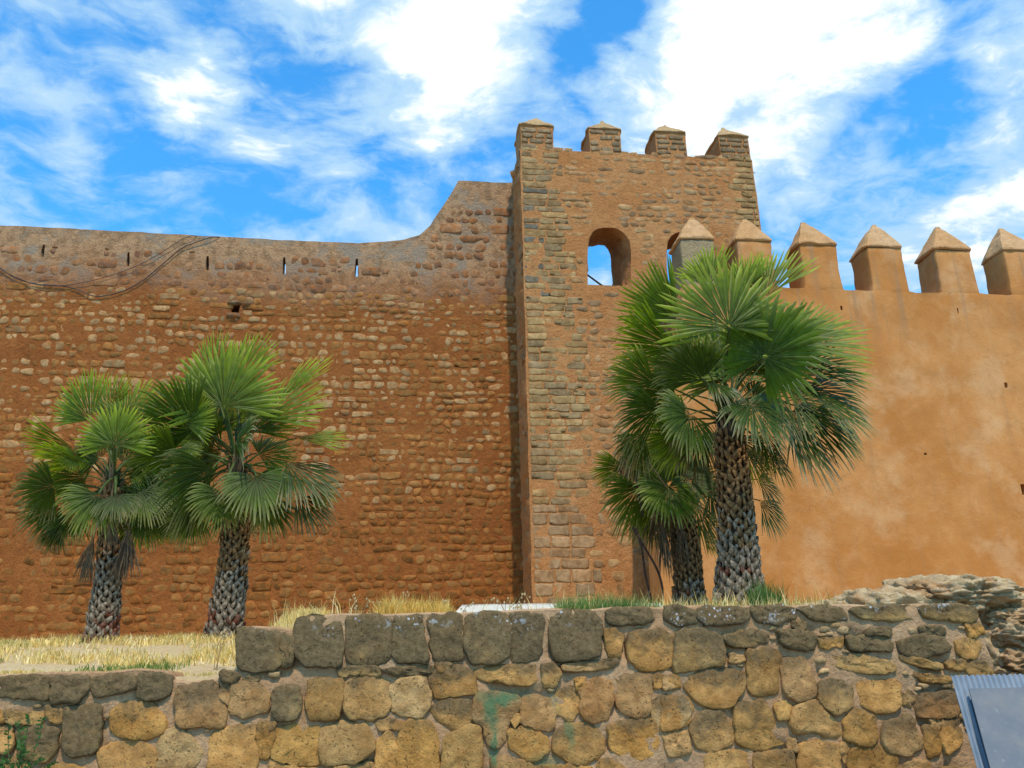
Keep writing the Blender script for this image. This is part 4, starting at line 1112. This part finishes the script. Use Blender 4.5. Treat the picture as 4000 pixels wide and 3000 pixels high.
#   hub x, y, direction, radius, spread, width foreshortening, lean away(+), depth offset, age, droop
FB = c4([(1115, 430, 96, 300, 215, 1., .05, -.25, 0, .05), (1180, 300, 80, 250, 150, .8, .2, .25, 0, .0), (1060, 330, 108, 250, 120, .7, .2, .3, 0, .0), (1385, 400, 50, 290, 70, .6, .1, .1, 0, .0),
         (1290, 500, 32, 350, 110, .75, 0, -.1, .1, .05), (1480, 590, 2, 250, 75, .6, .1, .0, .1, .05), (965, 545, 148, 320, 150, .8, -.1, -.15, .3, .15), (930, 520, 60, 170, 200, .9, -.3, -.2, .1, .1),
         (1180, 620, 55, 190, 170, .45, -.5, -.3, .7, .9), (1280, 780, 285, 215, 230, .95, -.35, -.4, .45, .5), (1430, 710, 325, 300, 120, .7, -.2, -.15, .75, .4), (1060, 740, 215, 300, 120, .75, -.3, -.3, .5, .6),
         (880, 670, 178, 230, 150, .7, -.2, -.1, .3, .4), (900, 640, 350, 110, 170, .8, -.2, -.25, .2, .3), (1110, 860, 255, 180, 190, .9, -.2, -.3, .3, .35), (1480, 860, 312, 230, 100, .7, 0, .1, 1., .3), (830, 1000, 275, 110, 130, .9, 0, .1, .2, .2),
         (1550, 830, 335, 140, 120, .8, .1, .15, .2, .2), (900, 850, 225, 230, 130, .8, .1, .2, .5, .4), (1250, 560, 70, 230, 180, .9, .3, .3, .1, .1), (1150, 900, 300, 200, 150, .9, .1, .3, .6, .3), (1040, 600, 110, 250, 180, .9, .25, .25, .2, .1),
         (1330, 900, 290, 180, 150, .9, .1, .2, .6, .4), (780, 760, 200, 160, 160, .9, .1, .1, .4, .4), (960, 960, 245, 160, 160, .9, .0, .0, .4, .4)])
FA = c4([(570, 620, 92, 190, 220, 1., .0, -.3, 0, .1), (620, 500, 72, 220, 150, .9, .2, .1, 0, 0), (450, 500, 122, 230, 120, .9, .1, .1, 0, 0), (545, 480, 100, 200, 110, .8, .2, .3, 0, 0), (365, 640, 165, 250, 75, .6, .0, -.1, .1, .05),
         (400, 700, 176, 200, 90, .5, -.2, -.2, .1, .2), (380, 660, 250, 90, 180, .8, -.2, -.2, .1, .3), (270, 830, 190, 180, 170, .85, -.1, -.1, .5, .4), (490, 870, 245, 190, 170, .95, -.35, -.4, .3, .4), (575, 870, 300, 130, 160, .9, -.3, -.4, .7, .6),
         (300, 930, 222, 190, 120, .8, .1, .1, .6, .4), (290, 1030, 250, 130, 90, .7, .1, .15, .9, .3), (700, 850, 320, 180, 160, .9, -.1, -.1, .4, .5), (680, 700, 20, 170, 160, .9, .1, .1, .3, .3), (740, 920, 262, 190, 160, .9, .1, .0, .5, .4),
         (420, 780, 195, 220, 160, .8, .2, .2, .4, .3), (560, 560, 85, 170, 200, .9, .3, .3, .1, .1), (360, 960, 265, 150, 130, .8, .1, .2, .5, .3), (640, 820, 250, 150, 170, .9, .2, .2, .6, .4), (480, 700, 150, 150, 160, .9, .2, .2, .3, .3)])
SA = c4([(470, 1070, 262, 210, 50, .8, 0, -.1, 2, .1), (455, 1120, 270, 190, 40, .7, 0, -.05, 2, .1), (650, 1040, 272, 240, 50, .8, 0, -.12, 2, .1), (635, 1080, 262, 210, 44, .7, 0, -.16, 2, .1), (560, 990, 268, 150, 80, .8, 0, -.25, 2, .2), (462, 1085, 266, 230, 34, .7, 0, -.15, 2, .1), (640, 1030, 268, 260, 40, .7, 0, -.2, 2, .1), (600, 1000, 275, 200, 50, .7, 0, .15, 2, .1)])
FC = c5([(640, 405, 92, 300, 215, 1., .05, -.7, 0, .04), (790, 280, 68, 240, 100, .8, .2, .2, 0, 0), (560, 230, 95, 170, 100, .8, .2, .3, 0, 0), (700, 260, 85, 170, 110, .7, .2, .35, 0, 0), (430, 370, 138, 240, 95, .8, .1, .0, 0, .03),
         (410, 490, 163, 255, 85, .65, .0, -.1, .2, .08), (870, 480, 22, 345, 95, .85, .0, -.05, .1, .08), (790, 530, 60, 250, 300, .95, -.45, -.6, .30, .12), (530, 620, 138, 195, 150, .7, -.4, -.4, .6, .35), (560, 640, 330, 150, 150, .55, -.5, -.45, .75, .9),
         (480, 770, 238, 190, 230, .95, -.35, -.5, .4, .35), (730, 720, 290, 210, 190, .9, -.35, -.55, .5, .5), (960, 600, 4, 240, 90, .7, .0, .0, .55, .15), (1000, 700, 335, 250, 110, .75, -.1, -.15, .5, .35), (880, 800, 305, 290, 90, .8, -.1, -.1, 1., .25),
         (350, 740, 205, 235, 110, .75, -.2, -.25, .55, .3), (330, 640, 158, 210, 100, .7, .0, -.1, .35, .15), (820, 690, 280, 190, 170, .8, -.2, -.3, .75, .8), (520, 840, 250, 200, 150, .8, .1, .1, 1., .4), (280, 850, 240, 170, 120, .8, .1, .15, 1., .4),
         (620, 560, 100, 220, 200, .9, .25, .2, .1, .1), (780, 620, 30, 260, 170, .8, .3, .3, .2, .2), (460, 580, 150, 200, 160, .8, .3, .3, .2, .2), (900, 760, 320, 230, 150, .9, .2, .2, .7, .4), (960, 480, 45, 200, 110, .8, .3, .3, .1, .1),
         (420, 690, 190, 190, 150, .8, .2, .2, .5, .4), (1040, 800, 325, 190, 90, .8, .05, .05, .3, .25), (780, 840, 285, 170, 120, .9, .15, .15, 1., .4), (930, 560, 12, 290, 110, .8, .1, .1, .25, .1), (980, 660, 352, 250, 120, .8, .1, .15, .4, .2), (940, 740, 330, 290, 100, .8, .1, .2, .6, .2), (700, 600, 75, 260, 190, .9, .3, .3, .15, .1), (900, 700, 340, 220, 150, .9, -.1, .0, .5, .3)])
FD = c5([(385, 1075, 285, 170, 260, .95, -.35, -.35, .3, .3), (268, 1075, 222, 205, 130, .85, -.15, -.2, .45, .35), (200, 985, 188, 135, 95, .8, 0, 0, .2, .15), (460, 1040, 350, 140, 190, .9, -.2, -.2, .6, .5), (770, 1130, 312, 150, 120, .85, .1, .15, .5, .3),
         (730, 960, 20, 110, 150, .8, .1, .2, .3, .3), (500, 1140, 275, 180, 130, .9, .1, .1, .4, .4), (330, 1130, 250, 180, 140, .9, .1, .1, .6, .4), (560, 1080, 320, 170, 160, .9, .1, .1, .5, .4), (420, 960, 120, 150, 170, .8, .1, .1, .4, .3),
         (300, 980, 160, 140, 140, .8, .1, .1, .4, .3), (560, 940, 60, 140, 170, .8, .1, .1, .5, .3), (760, 1040, 330, 130, 140, .8, .2, .2, .4, .3)])
SD = c5([(360, 1180, 268, 250, 46, .8, 0, -.15, 2, .1), (420, 1170, 276, 230, 40, .7, 0, -.2, 2, .1), (330, 1150, 262, 190, 60, .8, 0, .05, 2, .1), (345, 1190, 273, 260, 34, .7, 0, -.2, 2, .1), (395, 1190, 270, 240, 30, .7, 0, -.1, 2, .1), (215, 880, 262, 200, 60, .8, 0, .1, 2, .2)])
palm('small leaning fan palm at far left with dead brown leaves hanging round its trunk', (392, 2500), (437, 1915), 9.0, .118, .09, FA, .55, SA, topY=.0, flare=.15, sc=.62)
palm('tall full fan palm standing second from the left on the dry grass', (878, 2440), (928, 1845), 9.0, .140, .104, FB, .42, flare=.15, sc=.66)
palm('largest fan palm, with a thick scaly grey trunk, in front of the tower edge', (2885, 2350), (2840, 1650), 8.4, .184, .125, FC, .42, flare=.25, sc=.80)
palm('shorter dark fan palm half hidden behind the largest one, dead leaves hanging', (2690, 2350), (2652, 1990), 9.3, .14, .13, FD, .2, SD, sc=.66)
# dead stalks under the small palm
for k, q in enumerate(([(250, 1245), (275, 1330), (290, 1440), (322, 1570)], [(235, 1240), (290, 1330), (340, 1420), (362, 1500), (362, 1575)], [(188, 1000), (188, 1050), (184, 1090)], [(250, 1035), (262, 1100), (280, 1200)])):
    mb = MB(); tube(mb, smoothpath([at3(2250+x/1.07, 900+y/1.07, 9.05) for x, y in q]), .012 if k < 2 else .010, 6, (.07, .035, .022, 0))
    o = mb.build('dead_stalk', M_DRY); tag(o, ('thin dark dead stalk left of the small palm, nearly straight', 'thin dark dead stalk curving towards the small palm trunk', 'short dark dead stalk under the lowest left green frond', 'dark dead stalk rising behind the left fronds of the small palm')[k], 'stalk', 'dead stalks by the half hidden palm')

# ------------------------------------------------------------------ grass
def grass(name, label, pts, hmin, hmax, cols, wid=.0035, lean=.5, seed=1):
    r = np.random.RandomState(seed); n = len(pts); P_ = np.array(pts)
    h = r.uniform(hmin, hmax, n)*r.uniform(.6, 1.0, n); th = r.uniform(0, 2*pi, n); ln = r.uniform(.1, lean, n)*h
    d = np.stack([np.cos(th), np.sin(th), np.zeros(n)], 1); ph = r.uniform(0, pi, n)
    w = np.stack([np.cos(ph), np.sin(ph)*.6, np.zeros(n)], 1)*wid*r.uniform(.6, 1.4, n)[:, None]
    up = np.array([0, 0, 1.0])
    b = P_-up*.01; m = P_+d*(ln*.3)[:, None]+up*(h*.55)[:, None]; t_ = P_+d*ln[:, None]+up*(h*(1-.35*ln/h))[:, None]
    V = np.stack([b-w, b+w, m+w*.8, m-w*.8, t_], 1).reshape(-1, 3)
    me = bpy.data.meshes.new(name)
    idx = np.arange(n)*5
    F4 = np.stack([idx, idx+1, idx+2, idx+3], 1); F3_ = np.stack([idx+3, idx+2, idx+4], 1)
    loops = np.concatenate([F4, F3_], 1).ravel()
    me.vertices.add(len(V)); me.vertices.foreach_set('co', V.ravel())
    me.loops.add(len(loops)); me.loops.foreach_set('vertex_index', loops)
    st_ = np.stack([np.arange(n)*7, np.arange(n)*7+4], 1).ravel(); tot = np.tile([4, 3], n)
    me.polygons.add(2*n); me.polygons.foreach_set('loop_start', st_); me.polygons.foreach_set('loop_total', tot)
    me.update(); me.validate()
    C = np.array(cols)[r.randint(0, len(cols), n)]*r.uniform(.75, 1.25, n)[:, None]
    C = np.repeat(np.concatenate([C, np.zeros((n, 1))], 1), 5, 0)
    a = me.attributes.new('tint', 'FLOAT_COLOR', 'POINT'); a.data.foreach_set('color', C.astype(np.float32).ravel())
    me.materials.append(M_GRASS); o = link(name, me); tag(o, label, kind='stuff'); return o
DRYC = [(.80, .56, .22), (.88, .66, .30), (.66, .42, .15), (.92, .76, .44), (.60, .46, .16)]
GRNC = [(.16, .24, .05), (.22, .28, .07), (.10, .18, .04)]
pts = []; gpts = []
while len(pts) < 44000:
    x, y = uni(-6.5, -.7), 6.35+(uni(0, 1)**1.3)*5.5
    d_ = 1.9*fbm(x*1.9, y*1.9, 8.8)+.12+ss(y, 6.4, 8.0)*.5
    if d_*1.1 < rnd(): continue
    if y < 7.2 and x > -1.25 and x > -.9-.1: continue
    (gpts if fbm(x*1.1, y*1.1, 55)+.25*fbm(x*6, y*6, 5) > .27 else pts).append((x, y, terrace(x, y)))
near = [p for p in pts if p[1] < 7.4]; far = [p for p in pts if p[1] >= 7.4]
grass('dry_grass', 'short dry yellow grass and stubble on the left of the terrace', near, .012, .06, DRYC, seed=2, lean=1.7)
grass('dry_grass', 'straw coloured dry grass around the feet of the left palms', far, .03, .14, DRYC, seed=3, lean=1.4)
grass('green_grass', 'faint green grass patches in the dry grass at left', gpts, .03, .10, GRNC+DRYC[:1], seed=4, lean=.8)
def along(x0, x1, n, y0=6.5, y1=7.1, dens=None):
    out_ = []
    for _ in range(n):
        px = uni(x0, x1); Y = uni(y0, y1)
        if dens and rnd() > dens(px): continue
        X = at(px, 2390, Y)[0]; out_.append((X, Y, terrace(X, Y)+.02))
    return out_
grass('golden_grass', 'thick golden dry tuft on top of the low wall left of centre', along(1480, 1750, 2600, 6.5, 6.9), .15, .30, [(.80, .50, .13), (.85, .60, .20), (.66, .38, .08)], seed=5, wid=.003)
grass('sparse_grass', 'thin dry stalks along the coping', along(1060, 1800, 240, 6.5, 7.2)+along(1800, 2200, 60, 6.5, 6.8)+along(2200, 3300, 700, 6.5, 7.2), .10, .36, DRYC+[(.42, .25, .10)], seed=6, wid=.0028)
grass('green_tuft', 'dense green grass tuft behind the coping near the middle', along(2170, 2600, 6500, 6.5, 7.0, lambda q: 1-abs(q-2340)/260), .15, .30, [(.09, .20, .035), (.12, .25, .05), (.2, .27, .08), (.5, .38, .14)], seed=7, wid=.003)
grass('green_tuft', 'small green grass clump at the foot of the largest palm', along(2930, 3080, 1300, 7.6, 8.2, lambda q: 1-abs(q-2990)/90), .10, .38, [(.06, .13, .03), (.10, .19, .04)], seed=8)
grass('coping_grass', 'short mixed grass around the feet of the right palms', along(2380, 3450, 2600, 6.9, 8.0), .08, .22, DRYC+GRNC, seed=9)
# seed stalks
def stalk_plant(px, py_top, Yp, label, k):
    X, _ = at(px, 2390, Yp); zt = at(px, py_top, Yp)[1]; g = terrace(X, Yp)
    mb = MB()
    for j in range(3):
        t0 = Vector((X+uni(-.03, .03), Yp, g)); tp_ = Vector((X+uni(-.12, .12), Yp+uni(-.05, .05), zt-uni(0, .08)))
        m_ = t0.lerp(tp_, .6)+Vector((uni(-.03, .03), 0, .03))
        tube(mb, smoothpath([t0, m_, tp_], 4), .0025, 4, (.45, .30, .13, 0))
        for q in range(4):
            c = tp_+Vector((uni(-.03, .03), uni(-.02, .02), uni(-.05, .01))); s_ = .008
            mb.add([c+Vector((s_, 0, 0)), c-Vector((s_, 0, 0)), c+Vector((0, 0, s_*1.4)), c-Vector((0, 0, s_*1.2)), c+Vector((0, -s_, 0))], [(0, 2, 4), (2, 1, 4), (1, 3, 4), (3, 0, 4)], (.55, .42, .22, 0))
    o = mb.build('seed_stalk', M_DRY, origin=Vector((X, Yp, g))); tag(o, label, 'dry weed', 'dry seed stalks along the coping')
for k, (px, py, lab) in enumerate(((1400, 2325, 'dry seed stalks left of the thick golden tuft'), (1530, 2310, 'tallest dry seed stalks rising from the golden tuft'), (1720, 2330, 'dry seed heads at the right edge of the golden tuft'), (1800, 2345, 'bent dry stalks at the left end of the white panel'),
                              (1990, 2310, 'forked dry stalk standing before the white panel'), (2060, 2330, 'bare dry stalks right of the forked stalk, before the white panel'), (860, 2440, 'dry seed stalks beside the stepped left end of the dark coping'))):
    stalk_plant(px, py, 6.7 if px > 900 else 7.0, lab, k)
# weed with green leaves at bottom left
mb = MB(); w0 = at3(60, 3150, 5.75)
leafm = [(.05, .13, .035), (.09, .20, .05), (.12, .26, .07)]
for j in range(11):
    tpx = (uni(-20, 240), uni(2790, 3010)); e = at3(*tpx, 5.75+uni(-.1, .15)); m_ = w0.lerp(e, .6)+Vector((uni(-.04, .04), 0, .03))
    path = smoothpath([w0, m_, e], 6); tube(mb, path, .003, 4, (.12, .15, .05, 0))
    for p in path[4:]:
        for _ in range(3):
            d_ = Vector((uni(-1, 1), uni(-1, .3), uni(-.3, 1))).normalized(); s_ = uni(.007, .018); sd2 = d_.cross(Vector((0, 1, .3))).normalized()
            mb.add([p, p+d_*s_+sd2*s_*.45, p+d_*s_*2, p+d_*s_-sd2*s_*.45], [(0, 1, 2, 3)], (*random.choice(leafm), 0))
w0.z = 0.0
o = mb.build('weed', M_LEAF, origin=w0); tag(o, 'leafy green weed growing against the low wall at bottom left', 'weed')
